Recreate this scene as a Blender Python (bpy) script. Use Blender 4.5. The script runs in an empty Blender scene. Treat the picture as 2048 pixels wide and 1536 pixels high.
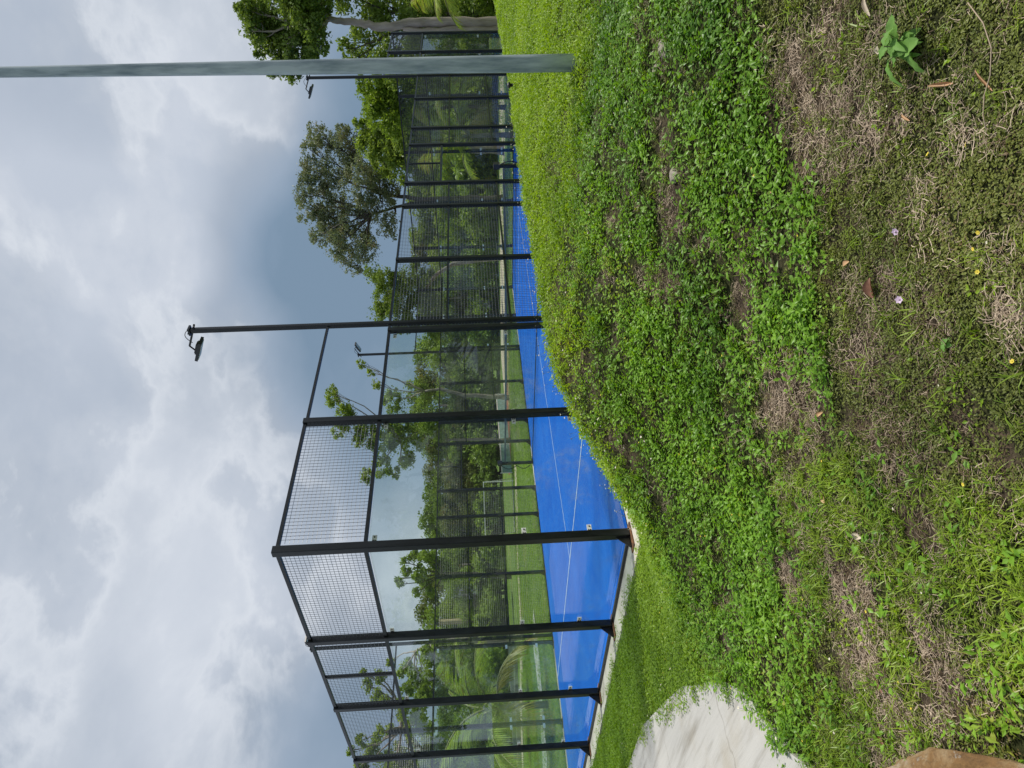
import bpy, math, random
import numpy as np
from mathutils import Vector, Matrix, Quaternion

random.seed(7)
rng = np.random.default_rng(7)
scene = bpy.context.scene
COL = scene.collection

# ------------------------------------------------------------------ camera
CAM = np.array([6.5573, -4.6960, 1.6733])
CR = np.array([0.74651892, 0.66419916, -0.03935707])     # towards the right of the upright view
CU = np.array([-0.00403739, 0.06367198, 0.99796271])     # upright up
CF = np.array([-0.66535194, 0.74483914, -0.05021397])    # forward
FPX = 1389.6
cam_data = bpy.data.cameras.new('camera')
cam_data.sensor_width = 36.0
cam_data.lens = FPX / 2048 * 36.0
cam_data.clip_start = 0.05
cam_data.clip_end = 2000
cam = bpy.data.objects.new('camera', cam_data)
COL.objects.link(cam)
# the phone was held sideways: the picture's up is the place's right
M3 = Matrix(((-CU[0], CR[0], -CF[0]), (-CU[1], CR[1], -CF[1]), (-CU[2], CR[2], -CF[2])))
cam.matrix_world = Matrix.Translation(Vector(CAM)) @ M3.to_4x4()
scene.camera = cam

# ------------------------------------------------------------------ light
SUN_ELEV, SUN_AZ = math.radians(60), math.radians(-32)     # azimuth from +Y towards -X (ahead and to the right)
sd = np.array([-math.sin(SUN_AZ) * math.cos(SUN_ELEV), math.cos(SUN_AZ) * math.cos(SUN_ELEV), math.sin(SUN_ELEV)])
sun_data = bpy.data.lights.new('sun', 'SUN')
sun_data.energy = 4.3
sun_data.angle = math.radians(6.0)
sun_data.color = (1.0, 0.95, 0.86)
sun = bpy.data.objects.new('sun', sun_data)
COL.objects.link(sun)
sun.rotation_euler = Vector(sd).to_track_quat('Z', 'Y').to_euler()

scene.view_settings.view_transform = 'Standard'
scene.view_settings.look = 'None'
scene.view_settings.exposure = 0.0
scene.view_settings.gamma = 1.0
scene.view_settings.use_curve_mapping = False
scene.cycles.transparent_max_bounces = 24
scene.cycles.max_bounces = 8


def cam_dir(px, py):
    d = CF + ((768 - py) / FPX) * CR + ((1024 - px) / FPX) * CU
    return d / np.linalg.norm(d)


class NT:
    """small helper for node trees"""
    def __init__(self, tree):
        self.t = tree
        tree.nodes.clear()

    def n(self, kind, **kw):
        nd = self.t.nodes.new(kind)
        for k, v in kw.items():
            setattr(nd, k, v)
        return nd

    def link(self, a, b):
        self.t.links.new(a, b)

    def val(self, sock, v):
        if hasattr(v, 'is_output') or isinstance(v, bpy.types.NodeSocket):
            self.link(v, sock)
        else:
            sock.default_value = v

    def math(self, op, a, b=0.0, c=0.0, clamp=False):
        nd = self.n('ShaderNodeMath', operation=op, use_clamp=clamp)
        self.val(nd.inputs[0], a)
        self.val(nd.inputs[1], b)
        self.val(nd.inputs[2], c)
        return nd.outputs[0]

    def vmath(self, op, a, b=None):
        nd = self.n('ShaderNodeVectorMath', operation=op)
        self.val(nd.inputs[0], a)
        if b is not None:
            self.val(nd.inputs[1], b)
        return nd.outputs['Value'] if op in ('DOT_PRODUCT', 'LENGTH', 'DISTANCE') else nd.outputs[0]

    def noise(self, vec, scale, detail=4, rough=0.5, dist=0.0):
        nd = self.n('ShaderNodeTexNoise')
        if vec is not None:
            self.link(vec, nd.inputs['Vector'])
        nd.inputs['Scale'].default_value = scale
        nd.inputs['Detail'].default_value = detail
        nd.inputs['Roughness'].default_value = rough
        nd.inputs['Distortion'].default_value = dist
        return nd

    def ramp(self, fac, stops, interp='LINEAR'):
        nd = self.n('ShaderNodeValToRGB')
        cr = nd.color_ramp
        cr.interpolation = interp
        while len(cr.elements) < len(stops):
            cr.elements.new(0.5)
        for e, (p, c) in zip(cr.elements, stops):
            e.position = p
            e.color = (c[0], c[1], c[2], 1) if not isinstance(c, (int, float)) else (c, c, c, 1)
        self.link(fac, nd.inputs[0])
        return nd.outputs[0]

    def mix(self, fac, a, b, blend='MIX'):
        nd = self.n('ShaderNodeMix', data_type='RGBA', blend_type=blend)
        self.val(nd.inputs[0], fac)
        for s, v in ((nd.inputs[6], a), (nd.inputs[7], b)):
            if isinstance(v, tuple):
                s.default_value = (v[0], v[1], v[2], 1)
            else:
                self.link(v, s)
        return nd.outputs[2]

    def smooth(self, x, lo, hi):
        nd = self.n('ShaderNodeMapRange', interpolation_type='SMOOTHSTEP')
        self.link(x, nd.inputs[0])
        nd.inputs[1].default_value = lo
        nd.inputs[2].default_value = hi
        return nd.outputs[0]


# ------------------------------------------------------------------ sky: broken overcast over a hazy blue
world = bpy.data.worlds.new('World')
scene.world = world
world.use_nodes = True
w = NT(world.node_tree)
tc = w.n('ShaderNodeTexCoord')
dirv = w.vmath('NORMALIZE', tc.outputs['Generated'])
sky = w.n('ShaderNodeTexSky', sky_type='NISHITA')
sky.sun_disc = False
sky.sun_elevation = SUN_ELEV
sky.sun_rotation = -SUN_AZ
sky.dust_density = 3.0
blue = w.mix(1.0, sky.outputs[0], (0.10, 0.10, 0.10), 'MULTIPLY')
sep = w.n('ShaderNodeSeparateXYZ')
w.link(dirv, sep.inputs[0])
zc = w.math('ADD', w.math('MAXIMUM', sep.outputs[2], 0.0), 0.22)
comb = w.n('ShaderNodeCombineXYZ')
w.link(w.math('MULTIPLY', sep.outputs[0], 1.55), comb.inputs[0])
w.link(w.math('MULTIPLY', sep.outputs[1], 1.55), comb.inputs[1])
w.link(w.math('MULTIPLY_ADD', sep.outputs[2], 2.3, 3.7), comb.inputs[2])
pl = comb.outputs[0]


def lobe(px, py, width):
    """soft cloud bank in one direction of the sky"""
    d = w.vmath('DOT_PRODUCT', dirv, tuple(cam_dir(px, py)))
    return w.smooth(d, math.cos(math.radians(width)), 1.0)


warp = w.noise(pl, 1.1, 3, 0.5)
wv = w.vmath('ADD', pl, w.vmath('SCALE', w.vmath('SUBTRACT', warp.outputs['Color'], (0.5, 0.5, 0.5))))
wv.node.inputs[1].links[0].from_node.inputs['Scale'].default_value = 0.3
big = w.noise(wv, 0.75, 3, 0.5)
fine = w.noise(wv, 2.5, 10, 0.56, 0.15)
soft = w.noise(pl, 2.6, 6, 0.5)
# brightness field of the stratus
b = w.math('MULTIPLY_ADD', big.outputs[0], 1.5, -0.30)
b = w.math('ADD', b, w.math('MULTIPLY_ADD', soft.outputs[0], 0.70, -0.35))
elev = w.smooth(sep.outputs[2], 0.06, 0.46)
b = w.math('ADD', b, w.math('MULTIPLY_ADD', elev, 0.40, -0.22))
# a dark rain bank low ahead, bright breaks left and above
for (px, py, wd, amt) in ((370, 520, 4, 0.22), (250, 470, 7, 0.16), (500, 330, 8, 0.12), (700, 560, 14, -0.42), (690, 330, 15, -0.36), (770, 850, 12, -0.22), (330, 250, 16, -0.06),
                          (840, 1150, 9, 0.30), (290, 1150, 18, 0.22), (120, 1000, 16, 0.10),
                          (470, 250, 9, 0.25), (180, 500, 11, 0.12), (100, 1480, 14, 0.10), (640, 1500, 10, -0.18), (330, 1440, 9, -0.10)):
    b = w.math('ADD', b, w.math('MULTIPLY', lobe(px, py, wd), amt))
stratus = w.ramp(b, ((0.0, (0.20, 0.29, 0.40)), (0.30, (0.32, 0.40, 0.51)), (0.58, (0.41, 0.47, 0.56)), (1.0, (0.60, 0.65, 0.735))))
# cumulus edges: bright rim, grey body
rim = w.ramp(fine.outputs[0], ((0.462, 0.0), (0.512, 1.0), (0.57, 0.40), (0.68, 0.0)))
rimk = w.math('MULTIPLY', rim, w.smooth(b, 0.22, 0.75))
cloud = w.mix(w.math('MULTIPLY', rimk, 0.56), stratus, (0.76, 0.80, 0.86))
gap = w.math('MULTIPLY', w.smooth(fine.outputs[0], 0.47, 0.36), 0.20)
skycol = w.mix(gap, cloud, w.mix(0.5, blue, (0.30, 0.40, 0.53)))
# below the horizon: the same haze
bg = w.n('ShaderNodeBackground')
w.link(skycol, bg.inputs[0])
bg.inputs[1].default_value = 1.0
wo = w.n('ShaderNodeOutputWorld')
w.link(bg.outputs[0], wo.inputs[0])


# ------------------------------------------------------------------ helpers: objects
def tag(o, label=None, cat=None, group=None, kind=None):
    if label:
        o['label'] = label
    if cat:
        o['category'] = cat
    if group:
        o['group'] = group
    if kind:
        o['kind'] = kind
    return o


def empty(name, loc=(0, 0, 0), rz=0.0):
    o = bpy.data.objects.new(name, None)
    o.empty_display_size = 0.1
    COL.objects.link(o)
    o.location = loc
    o.rotation_euler = (0, 0, rz)
    return o


def link_mesh(name, me, parent=None):
    o = bpy.data.objects.new(name, me)
    COL.objects.link(o)
    if parent is not None:
        o.parent = parent
    return o


class MB:
    """collects boxes, bars and tubes and links them as one mesh"""
    def __init__(self):
        self.v, self.f, self.m, self.s = [], [], [], []

    def add(self, vs, fs, mi=0, smooth=False):
        k = len(self.v)
        self.v.extend([tuple(map(float, q)) for q in vs])
        for f in fs:
            self.f.append(tuple(i + k for i in f))
            self.m.append(mi)
            self.s.append(smooth)

    def box(self, lo, hi, mi=0):
        x0, y0, z0 = lo
        x1, y1, z1 = hi
        self.add([(x0, y0, z0), (x1, y0, z0), (x1, y1, z0), (x0, y1, z0), (x0, y0, z1), (x1, y0, z1), (x1, y1, z1), (x0, y1, z1)],
                 [(0, 3, 2, 1), (4, 5, 6, 7), (0, 1, 5, 4), (1, 2, 6, 5), (2, 3, 7, 6), (3, 0, 4, 7)], mi)

    def obox(self, c, ax, ay, az, h, mi=0):
        """oriented box: centre, three unit axes, half sizes"""
        c = np.array(c, float)
        ax, ay, az = [np.array(a, float) * k for a, k in zip((ax, ay, az), h)]
        vs = [c + sx * ax + sy * ay + sz * az for sz in (-1, 1) for sx, sy in ((-1, -1), (1, -1), (1, 1), (-1, 1))]
        self.add(vs, [(0, 3, 2, 1), (4, 5, 6, 7), (0, 1, 5, 4), (1, 2, 6, 5), (2, 3, 7, 6), (3, 0, 4, 7)], mi)

    def bevel_bar(self, lo, hi, r, mi=0):
        """upright bar with rounded long corners"""
        x0, y0, z0 = lo
        x1, y1, z1 = hi
        ring = [(x0 + r, y0), (x1 - r, y0), (x1 - .3 * r, y0 + .3 * r), (x1, y0 + r), (x1, y1 - r), (x1 - .3 * r, y1 - .3 * r), (x1 - r, y1), (x0 + r, y1),
                (x0 + .3 * r, y1 - .3 * r), (x0, y1 - r), (x0, y0 + r), (x0 + .3 * r, y0 + .3 * r)]
        n = len(ring)
        self.add([(a, c, z0) for a, c in ring] + [(a, c, z1) for a, c in ring],
                 [(i, (i + 1) % n, n + (i + 1) % n, n + i) for i in range(n)] + [tuple(range(n, 2 * n)), tuple(range(n - 1, -1, -1))], mi)

    def bar(self, a, b, r, n=3, mi=0, caps=False, r2=None, smooth=False):
        a = np.array(a, float)
        b = np.array(b, float)
        d = b - a
        d = d / (np.linalg.norm(d) + 1e-9)
        q = np.array([0, 0, 1.0]) if abs(d[2]) < 0.9 else np.array([1.0, 0, 0])
        u = np.cross(d, q)
        u /= np.linalg.norm(u)
        t = np.cross(d, u)
        r2 = r if r2 is None else r2
        an = [2 * math.pi * i / n + 0.5 for i in range(n)]
        vs = [a + r * (math.cos(k) * u + math.sin(k) * t) for k in an] + [b + r2 * (math.cos(k) * u + math.sin(k) * t) for k in an]
        fs = [(i, (i + 1) % n, n + (i + 1) % n, n + i) for i in range(n)]
        if caps:
            fs += [tuple(range(n - 1, -1, -1)), tuple(range(n, 2 * n))]
        self.add(vs, fs, mi, smooth)

    def tube(self, pts, radii, n=8, mi=0, cap=True, wob=0.0):
        pts = [np.array(q, float) for q in pts]
        vs, fs = [], []
        u = None
        for i, c in enumerate(pts):
            d = pts[min(i + 1, len(pts) - 1)] - pts[max(i - 1, 0)]
            d /= np.linalg.norm(d) + 1e-9
            if u is None:
                q = np.array([1.0, 0, 0]) if abs(d[0]) < 0.8 else np.array([0, 1.0, 0])
                u = np.cross(d, q)
            u = u - d * (u @ d)
            u /= np.linalg.norm(u) + 1e-9
            t = np.cross(d, u)
            for k in range(n):
                a = 2 * math.pi * k / n
                rr = radii[i] * (1 + wob * (random.random() - .5))
                vs.append(c + rr * (math.cos(a) * u + math.sin(a) * t))
        for i in range(len(pts) - 1):
            for k in range(n):
                fs.append((i * n + k, i * n + (k + 1) % n, (i + 1) * n + (k + 1) % n, (i + 1) * n + k))
        if cap:
            fs.append(tuple(range(n - 1, -1, -1)))
            e = (len(pts) - 1) * n
            fs.append(tuple(range(e, e + n)))
        self.add(vs, fs, mi, True)

    def mesh(self, name, mats):
        me = bpy.data.meshes.new(name)
        me.from_pydata(self.v, [], self.f)
        if not isinstance(mats, (list, tuple)):
            mats = [mats]
        for m in mats:
            me.materials.append(m)
        me.polygons.foreach_set('material_index', self.m)
        me.polygons.foreach_set('use_smooth', self.s)
        me.update()
        return me

    def build(self, name, mats, parent=None):
        return link_mesh(name, self.mesh(name, mats), parent)


def mesh_np(name, verts, faces4, mat, mats=None, mi=None, smooth=False):
    """fast mesh of quads / tris from numpy arrays (faces4: n x k)"""
    me = bpy.data.meshes.new(name)
    nv, nf, k = len(verts), len(faces4), faces4.shape[1]
    me.vertices.add(nv)
    me.vertices.foreach_set('co', np.ascontiguousarray(verts, np.float32).ravel())
    me.loops.add(nf * k)
    me.loops.foreach_set('vertex_index', np.ascontiguousarray(faces4, np.int32).ravel())
    me.polygons.add(nf)
    me.polygons.foreach_set('loop_start', np.arange(0, nf * k, k, dtype=np.int32))
    me.polygons.foreach_set('loop_total', np.full(nf, k, np.int32))
    for m in (mats or [mat]):
        me.materials.append(m)
    if mi is not None:
        me.polygons.foreach_set('material_index', np.ascontiguousarray(mi, np.int32))
    me.polygons.foreach_set('use_smooth', np.full(nf, smooth, bool))
    me.update(calc_edges=True)
    me.validate()
    return me


# ------------------------------------------------------------------ helpers: materials
def new_mat(name):
    m = bpy.data.materials.new(name)
    m.use_nodes = True
    t = NT(m.node_tree)
    out = t.n('ShaderNodeOutputMaterial')
    return m, t, out


def simple(name, col, rough=0.5, metal=0.0, var=0.15, scale=6.0, bump=0.0, bscale=40.0, spec=0.5, col2=None, detail=6, lo=.35, hi=.65, stretch=None):
    m, t, out = new_mat(name)
    bs = t.n('ShaderNodeBsdfPrincipled')
    tc = t.n('ShaderNodeTexCoord')
    vec = tc.outputs['Object']
    if stretch:
        mp = t.n('ShaderNodeMapping')
        t.link(vec, mp.inputs[0])
        mp.inputs['Scale'].default_value = stretch
        vec = mp.outputs[0]
    nz = t.noise(vec, scale, detail, 0.6)
    c2 = col2 or tuple(min(1, c * (1 + 2 * var)) for c in col)
    c1 = col if col2 else tuple(c * (1 - var) for c in col)
    t.link(t.ramp(nz.outputs[0], ((lo, c1), (hi, c2))), bs.inputs['Base Color'])
    bs.inputs['Roughness'].default_value = rough
    bs.inputs['Metallic'].default_value = metal
    bs.inputs['Specular IOR Level'].default_value = spec
    if bump:
        bn = t.noise(vec, bscale, 6, 0.6)
        bp = t.n('ShaderNodeBump')
        bp.inputs['Strength'].default_value = bump
        bp.inputs['Distance'].default_value = 0.02
        t.link(bn.outputs[0], bp.inputs['Height'])
        t.link(bp.outputs[0], bs.inputs['Normal'])
    t.link(bs.outputs[0], out.inputs[0])
    return m


def foliage(name, dark, light, trans=0.35, rough=0.45, spec=0.35, tint=(1.0, 1.0, 0.5), per_instance=True, warm=None):
    m, t, out = new_mat(name)
    bs = t.n('ShaderNodeBsdfPrincipled')
    geo = t.n('ShaderNodeNewGeometry')
    fac = geo.outputs['Random Per Island']
    stops = [(0.1, dark), (0.9, light)]
    if warm:
        stops = [(0.08, dark), (0.85, light), (0.97, warm)]
    if per_instance:
        oi = t.n('ShaderNodeObjectInfo')
        fac = t.math('MULTIPLY_ADD', oi.outputs['Random'], 0.34, t.math('MULTIPLY', fac, 0.36))
        pn = t.noise(oi.outputs['Location'], 0.9, 4, 0.6)
        fac = t.math('ADD', fac, t.math('MULTIPLY_ADD', pn.outputs[0], 1.5, -0.60), clamp=True)
    else:
        tc = t.n('ShaderNodeTexCoord')
        pn = t.noise(tc.outputs['Object'], 1.6, 5, 0.65)  # colour patches imitate the lit and shaded leaf clumps of a crown
        fac = t.math('ADD', t.math('MULTIPLY', fac, 0.55), t.math('MULTIPLY_ADD', pn.outputs[0], 2.2, -0.70), clamp=True)
    col = t.ramp(fac, stops)
    t.link(col, bs.inputs['Base Color'])
    bs.inputs['Roughness'].default_value = rough
    bs.inputs['Specular IOR Level'].default_value = spec
    tr = t.n('ShaderNodeBsdfTranslucent')
    t.link(t.mix(1.0, col, tint, 'MULTIPLY'), tr.inputs[0])
    mx = t.n('ShaderNodeMixShader')
    mx.inputs[0].default_value = trans
    t.link(bs.outputs[0], mx.inputs[1])
    t.link(tr.outputs[0], mx.inputs[2])
    t.link(mx.outputs[0], out.inputs[0])
    return m


MAT = {}
MAT['steel'] = simple('black painted steel', (0.006, 0.007, 0.009), 0.33, 0, 0.5, 3.0, 0.05, 60, 0.5, stretch=(6, 6, 1))
MAT['wire'] = simple('black coated wire', (0.10, 0.11, 0.115), 0.35, 0, 0.2, 5)
MAT['rust'] = simple('rusty steel plate', (0.05, 0.025, 0.012), 0.7, 0, 0.3, 18, 0.3, 60, col2=(0.22, 0.10, 0.04))
MAT['clamp'] = simple('zinc clamp plate', (0.78, 0.78, 0.76), 0.45, 0.0, 0.12, 20)
MAT['bolt'] = simple('dark bolt', (0.02, 0.02, 0.02), 0.5)
MAT['galv'] = simple('galvanised steel', (0.20, 0.26, 0.31), 0.5, 0.1, 0.2, 11, 0.10, 40, col2=(0.52, 0.59, 0.64), stretch=(1, 1, .16), detail=12, lo=.34, hi=.60)
MAT['lamp_face'] = simple('lamp diffuser', (0.62, 0.60, 0.52), 0.25, 0, 0.05)
MAT['lamp_body'] = simple('lamp housing', (0.02, 0.021, 0.024), 0.4)
MAT['white'] = simple('white paint', (0.78, 0.78, 0.76), 0.5, 0, 0.05)
MAT['net'] = simple('net cord', (0.012, 0.014, 0.016), 0.7)
MAT['band'] = simple('net band', (0.10, 0.13, 0.12), 0.7, 0, 0.2)
MAT['bark'] = simple('grey bark', (0.16, 0.135, 0.115), 0.85, 0, 0.3, 9, 0.5, 30, col2=(0.34, 0.30, 0.26), stretch=(1, 1, .3))
MAT['pale_bark'] = simple('pale smooth bark', (0.24, 0.20, 0.17), 0.8, 0, 0.25, 5, 0.3, 25, col2=(0.42, 0.36, 0.31), stretch=(1, 1, .25))
MAT['dark_bark'] = simple('dark bark', (0.05, 0.042, 0.036), 0.85, 0, 0.3, 9, 0.5, 30, col2=(0.11, 0.095, 0.08), stretch=(1, 1, .3))


def glass_mat():
    m, t, out = new_mat('toughened glass')
    geo = t.n('ShaderNodeNewGeometry')
    c = t.math('ABSOLUTE', t.vmath('DOT_PRODUCT', geo.outputs['Incoming'], geo.outputs['Normal']))
    k = t.math('POWER', t.math('SUBTRACT', 1.0, c), 5.0)
    fr = t.math('MULTIPLY_ADD', k, 0.94, 0.040)
    tb = t.n('ShaderNodeBsdfTransparent')
    tb.inputs[0].default_value = (0.915, 0.962, 0.945, 1)
    gl = t.n('ShaderNodeBsdfGlossy')
    gl.inputs['Roughness'].default_value = 0.008
    gl.inputs[0].default_value = (1, 1, 1, 1)
    # dusty smears and dried wash marks
    tc = t.n('ShaderNodeTexCoord')
    nz = t.noise(tc.outputs['Object'], 1.4, 8, 0.62, 0.6)
    nz2 = t.noise(tc.outputs['Object'], 9.0, 5, 0.6, 0.3)
    dust = t.math('MULTIPLY', t.smooth(nz.outputs[0], 0.50, 0.72), t.smooth(nz2.outputs[0], 0.35, 0.7))
    df = t.n('ShaderNodeBsdfDiffuse')
    df.inputs[0].default_value = (0.55, 0.58, 0.55, 1)
    mx0 = t.n('ShaderNodeMixShader')
    t.link(t.math('MULTIPLY_ADD', dust, 0.16, 0.015), mx0.inputs[0])
    t.link(tb.outputs[0], mx0.inputs[1])
    t.link(df.outputs[0], mx0.inputs[2])
    mx = t.n('ShaderNodeMixShader')
    t.link(fr, mx.inputs[0])
    t.link(mx0.outputs[0], mx.inputs[1])
    t.link(gl.outputs[0], mx.inputs[2])
    t.link(mx.outputs[0], out.inputs[0])
    return m


MAT['glass'] = glass_mat()


def turf_mat():
    m, t, out = new_mat('blue court turf')
    bs = t.n('ShaderNodeBsdfPrincipled')
    tc = t.n('ShaderNodeTexCoord')
    o = tc.outputs['Object']
    a = t.noise(o, 0.9, 5, 0.6)
    col = t.ramp(a.outputs[0], ((0.3, (0.002, 0.085, 0.42)), (0.7, (0.004, 0.120, 0.52))))
    sp = t.noise(o, 34, 4, 0.8)
    col = t.mix(t.math('MULTIPLY', t.smooth(sp.outputs[0], 0.62, 0.70), 0.40), col, (0.14, 0.31, 0.62))
    sp2 = t.noise(o, 5.0, 8, 0.75)
    col = t.mix(t.math('MULTIPLY', t.smooth(sp2.outputs[0], 0.60, 0.80), 0.22), col, (0.06, 0.22, 0.55))
    t.link(col, bs.inputs['Base Color'])
    bs.inputs['Roughness'].default_value = 0.75
    bs.inputs['Specular IOR Level'].default_value = 0.10
    bn = t.noise(o, 160, 3, 0.7)
    bp = t.n('ShaderNodeBump')
    bp.inputs['Strength'].default_value = 0.5
    bp.inputs['Distance'].default_value = 0.006
    t.link(bn.outputs[0], bp.inputs['Height'])
    t.link(bp.outputs[0], bs.inputs['Normal'])
    t.link(bs.outputs[0], out.inputs[0])
    return m


def concrete_mat(name, base, dark, stretch, rot=0.0, crack=False):
    m, t, out = new_mat(name)
    bs = t.n('ShaderNodeBsdfPrincipled')
    tc = t.n('ShaderNodeTexCoord')
    mp = t.n('ShaderNodeMapping')
    t.link(tc.outputs['Object'], mp.inputs[0])
    mp.inputs['Rotation'].default_value = (0, 0, rot)
    mp.inputs['Scale'].default_value = stretch
    a = t.noise(mp.outputs[0], 2.2, 9, 0.62, 0.2)
    col = t.ramp(a.outputs[0], ((0.30, dark), (0.48, base), (0.72, tuple(min(1, c * 1.12) for c in base))))
    st = t.noise(tc.outputs['Object'], 0.9, 6, 0.6)
    col = t.mix(t.math('MULTIPLY', t.smooth(st.outputs[0], 0.52, 0.72), 0.55), col, tuple(c * k for c, k in zip(base, (.80, .72, .58))))
    sp = t.noise(tc.outputs['Object'], 38, 4, 0.7)
    col = t.mix(t.math('MULTIPLY', t.smooth(sp.outputs[0], 0.62, 0.75), 0.35), col, tuple(c * .55 for c in base))
    if crack:
        vo = t.n('ShaderNodeTexVoronoi', feature='DISTANCE_TO_EDGE')
        wz = t.noise(tc.outputs['Object'], 2.0, 5, 0.6)
        t.link(t.mix(0.25, tc.outputs['Object'], wz.outputs['Color']), vo.inputs['Vector'])
        vo.inputs['Scale'].default_value = 0.55
        col = t.mix(t.math('MULTIPLY', t.smooth(vo.outputs['Distance'], 0.006, 0.001), 0.40), col, (0.16, 0.14, 0.11))
    t.link(col, bs.inputs['Base Color'])
    bs.inputs['Roughness'].default_value = 0.8
    bn = t.noise(mp.outputs[0], 26, 6, 0.65)
    bp = t.n('ShaderNodeBump')
    bp.inputs['Strength'].default_value = 0.3
    bp.inputs['Distance'].default_value = 0.01
    t.link(bn.outputs[0], bp.inputs['Height'])
    t.link(bp.outputs[0], bs.inputs['Normal'])
    t.link(bs.outputs[0], out.inputs[0])
    return m


def ground_mat():
    m, t, out = new_mat('earth and turf')
    bs = t.n('ShaderNodeBsdfPrincipled')
    tc = t.n('ShaderNodeTexCoord')
    o = tc.outputs['Object']
    at = t.n('ShaderNodeAttribute')
    at.attribute_name = 'near'
    bare = t.n('ShaderNodeAttribute')
    bare.attribute_name = 'bare'
    # soil and moss under the ground cover, darkened for the shade between sprigs
    n1 = t.noise(o, 7, 9, 0.7)
    soil = t.ramp(n1.outputs[0], ((0.30, (0.022, 0.017, 0.012)), (0.50, (0.060, 0.045, 0.030)), (0.70, (0.17, 0.125, 0.085))))
    n2 = t.noise(o, 55, 5, 0.7)
    soil = t.mix(t.math('MULTIPLY', t.smooth(n2.outputs[0], 0.52, 0.66), 0.5), soil, (0.26, 0.20, 0.14))
    moss = t.ramp(n2.outputs[0], ((0.30, (0.014, 0.018, 0.007)), (0.70, (0.055, 0.060, 0.020))))
    near = t.mix(t.smooth(bare.outputs['Fac'], 0.35, 0.75), moss, soil)
    # mown lawn further off
    n3 = t.noise(o, 0.35, 5, 0.6)
    n4 = t.noise(o, 4.5, 8, 0.72)
    lawn = t.ramp(n4.outputs[0], ((0.28, (0.055, 0.110, 0.016)), (0.72, (0.150, 0.225, 0.042))))
    lawn = t.mix(t.math('MULTIPLY', t.smooth(n3.outputs[0], 0.50, 0.68), 0.55), lawn, (0.25, 0.24, 0.085))
    col = t.mix(at.outputs['Fac'], lawn, near)
    t.link(col, bs.inputs['Base Color'])
    bs.inputs['Roughness'].default_value = 0.95
    bs.inputs['Specular IOR Level'].default_value = 0.15
    bn = t.noise(o, 22, 8, 0.7)
    bp = t.n('ShaderNodeBump')
    bp.inputs['Strength'].default_value = 0.8
    bp.inputs['Distance'].default_value = 0.05
    t.link(bn.outputs[0], bp.inputs['Height'])
    t.link(bp.outputs[0], bs.inputs['Normal'])
    t.link(bs.outputs[0], out.inputs[0])
    return m


MAT['turf'] = turf_mat()
MAT['apron'] = concrete_mat('pale court kerb concrete', (0.50, 0.47, 0.40), (0.30, 0.27, 0.22), (1, 1, 1))
MAT['path'] = concrete_mat('brushed path concrete', (0.41, 0.40, 0.375), (0.25, 0.235, 0.205), (0.30, 3.6, 1), rot=math.radians(-12), crack=True)
MAT['grey_path'] = concrete_mat('grey path concrete', (0.36, 0.36, 0.33), (0.22, 0.22, 0.19), (1, 1, 1))
MAT['dirt_path'] = concrete_mat('sandy path', (0.42, 0.36, 0.27), (0.26, 0.21, 0.14), (1, 1, 1))
MAT['ground'] = ground_mat()
def rock_mat():
    m, t, out = new_mat('ochre rock')
    bs = t.n('ShaderNodeBsdfPrincipled')
    tc = t.n('ShaderNodeTexCoord')
    o = tc.outputs['Object']
    a = t.noise(o, 5, 10, 0.68, 0.4)
    col = t.ramp(a.outputs[0], ((0.30, (0.16, 0.085, 0.030)), (0.45, (0.34, 0.19, 0.070)), (0.58, (0.46, 0.32, 0.17)), (0.72, (0.58, 0.50, 0.40))))
    c = t.noise(o, 34, 8, 0.75)
    col = t.mix(t.math('MULTIPLY', t.smooth(c.outputs[0], 0.50, 0.66), 0.55), col, (0.13, 0.075, 0.035))
    li = t.noise(o, 9, 7, 0.7)
    col = t.mix(t.math('MULTIPLY', t.smooth(li.outputs[0], 0.60, 0.66), 0.75), col, (0.52, 0.51, 0.46))
    t.link(col, bs.inputs['Base Color'])
    bs.inputs['Roughness'].default_value = 0.9
    bn = t.noise(o, 42, 10, 0.75)
    bp = t.n('ShaderNodeBump')
    bp.inputs['Strength'].default_value = 1.0
    bp.inputs['Distance'].default_value = 0.03
    t.link(bn.outputs[0], bp.inputs['Height'])
    t.link(bp.outputs[0], bs.inputs['Normal'])
    t.link(bs.outputs[0], out.inputs[0])
    return m


MAT['rock'] = rock_mat()
MAT['pale_stone'] = simple('pale stone', (0.20, 0.18, 0.14), 0.85, 0, 0.3, 14, 0.8, 40, col2=(0.38, 0.34, 0.28))

# ------------------------------------------------------------------ terrain
CY = [-6, -3.2, -2.2, -1.4, -.7, 0, .5, 1, 1.5, 2.6, 4.2, 5.8, 9.3, 10.8, 12.7, 14.9, 20, 26, 34]
CZ = [0, 0.0, .08, .27, .56, .80, .90, .94, .93, .92, .93, .91, .81, .81, .82, .82, .8, .7, .4]


def hash2(ix, iy, seed):
    h = (ix.astype(np.int64) * 374761393 + iy.astype(np.int64) * 668265263 + seed * 974634777) & 0x7fffffff
    h = ((h ^ (h >> 13)) * 1274126177) & 0x7fffffff
    return ((h ^ (h >> 16)) & 0xffff) / 65535.0


def vnoise(x, y, seed=0):
    ix, iy = np.floor(x), np.floor(y)
    fx, fy = x - ix, y - iy
    fx, fy = fx * fx * (3 - 2 * fx), fy * fy * (3 - 2 * fy)
    a, b2 = hash2(ix, iy, seed), hash2(ix + 1, iy, seed)
    c, d = hash2(ix, iy + 1, seed), hash2(ix + 1, iy + 1, seed)
    return (a * (1 - fx) + b2 * fx) * (1 - fy) + (c * (1 - fx) + d * fx) * fy


def fbm(x, y, sc, oct=4, seed=0):
    s, a, tot = 0, 1.0, 0
    for k in range(oct):
        s = s + a * vnoise(x * sc * 2 ** k + 17.3 * k, y * sc * 2 ** k + 9.1 * k, seed + k)
        tot += a
        a *= .5
    return s / tot


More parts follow.
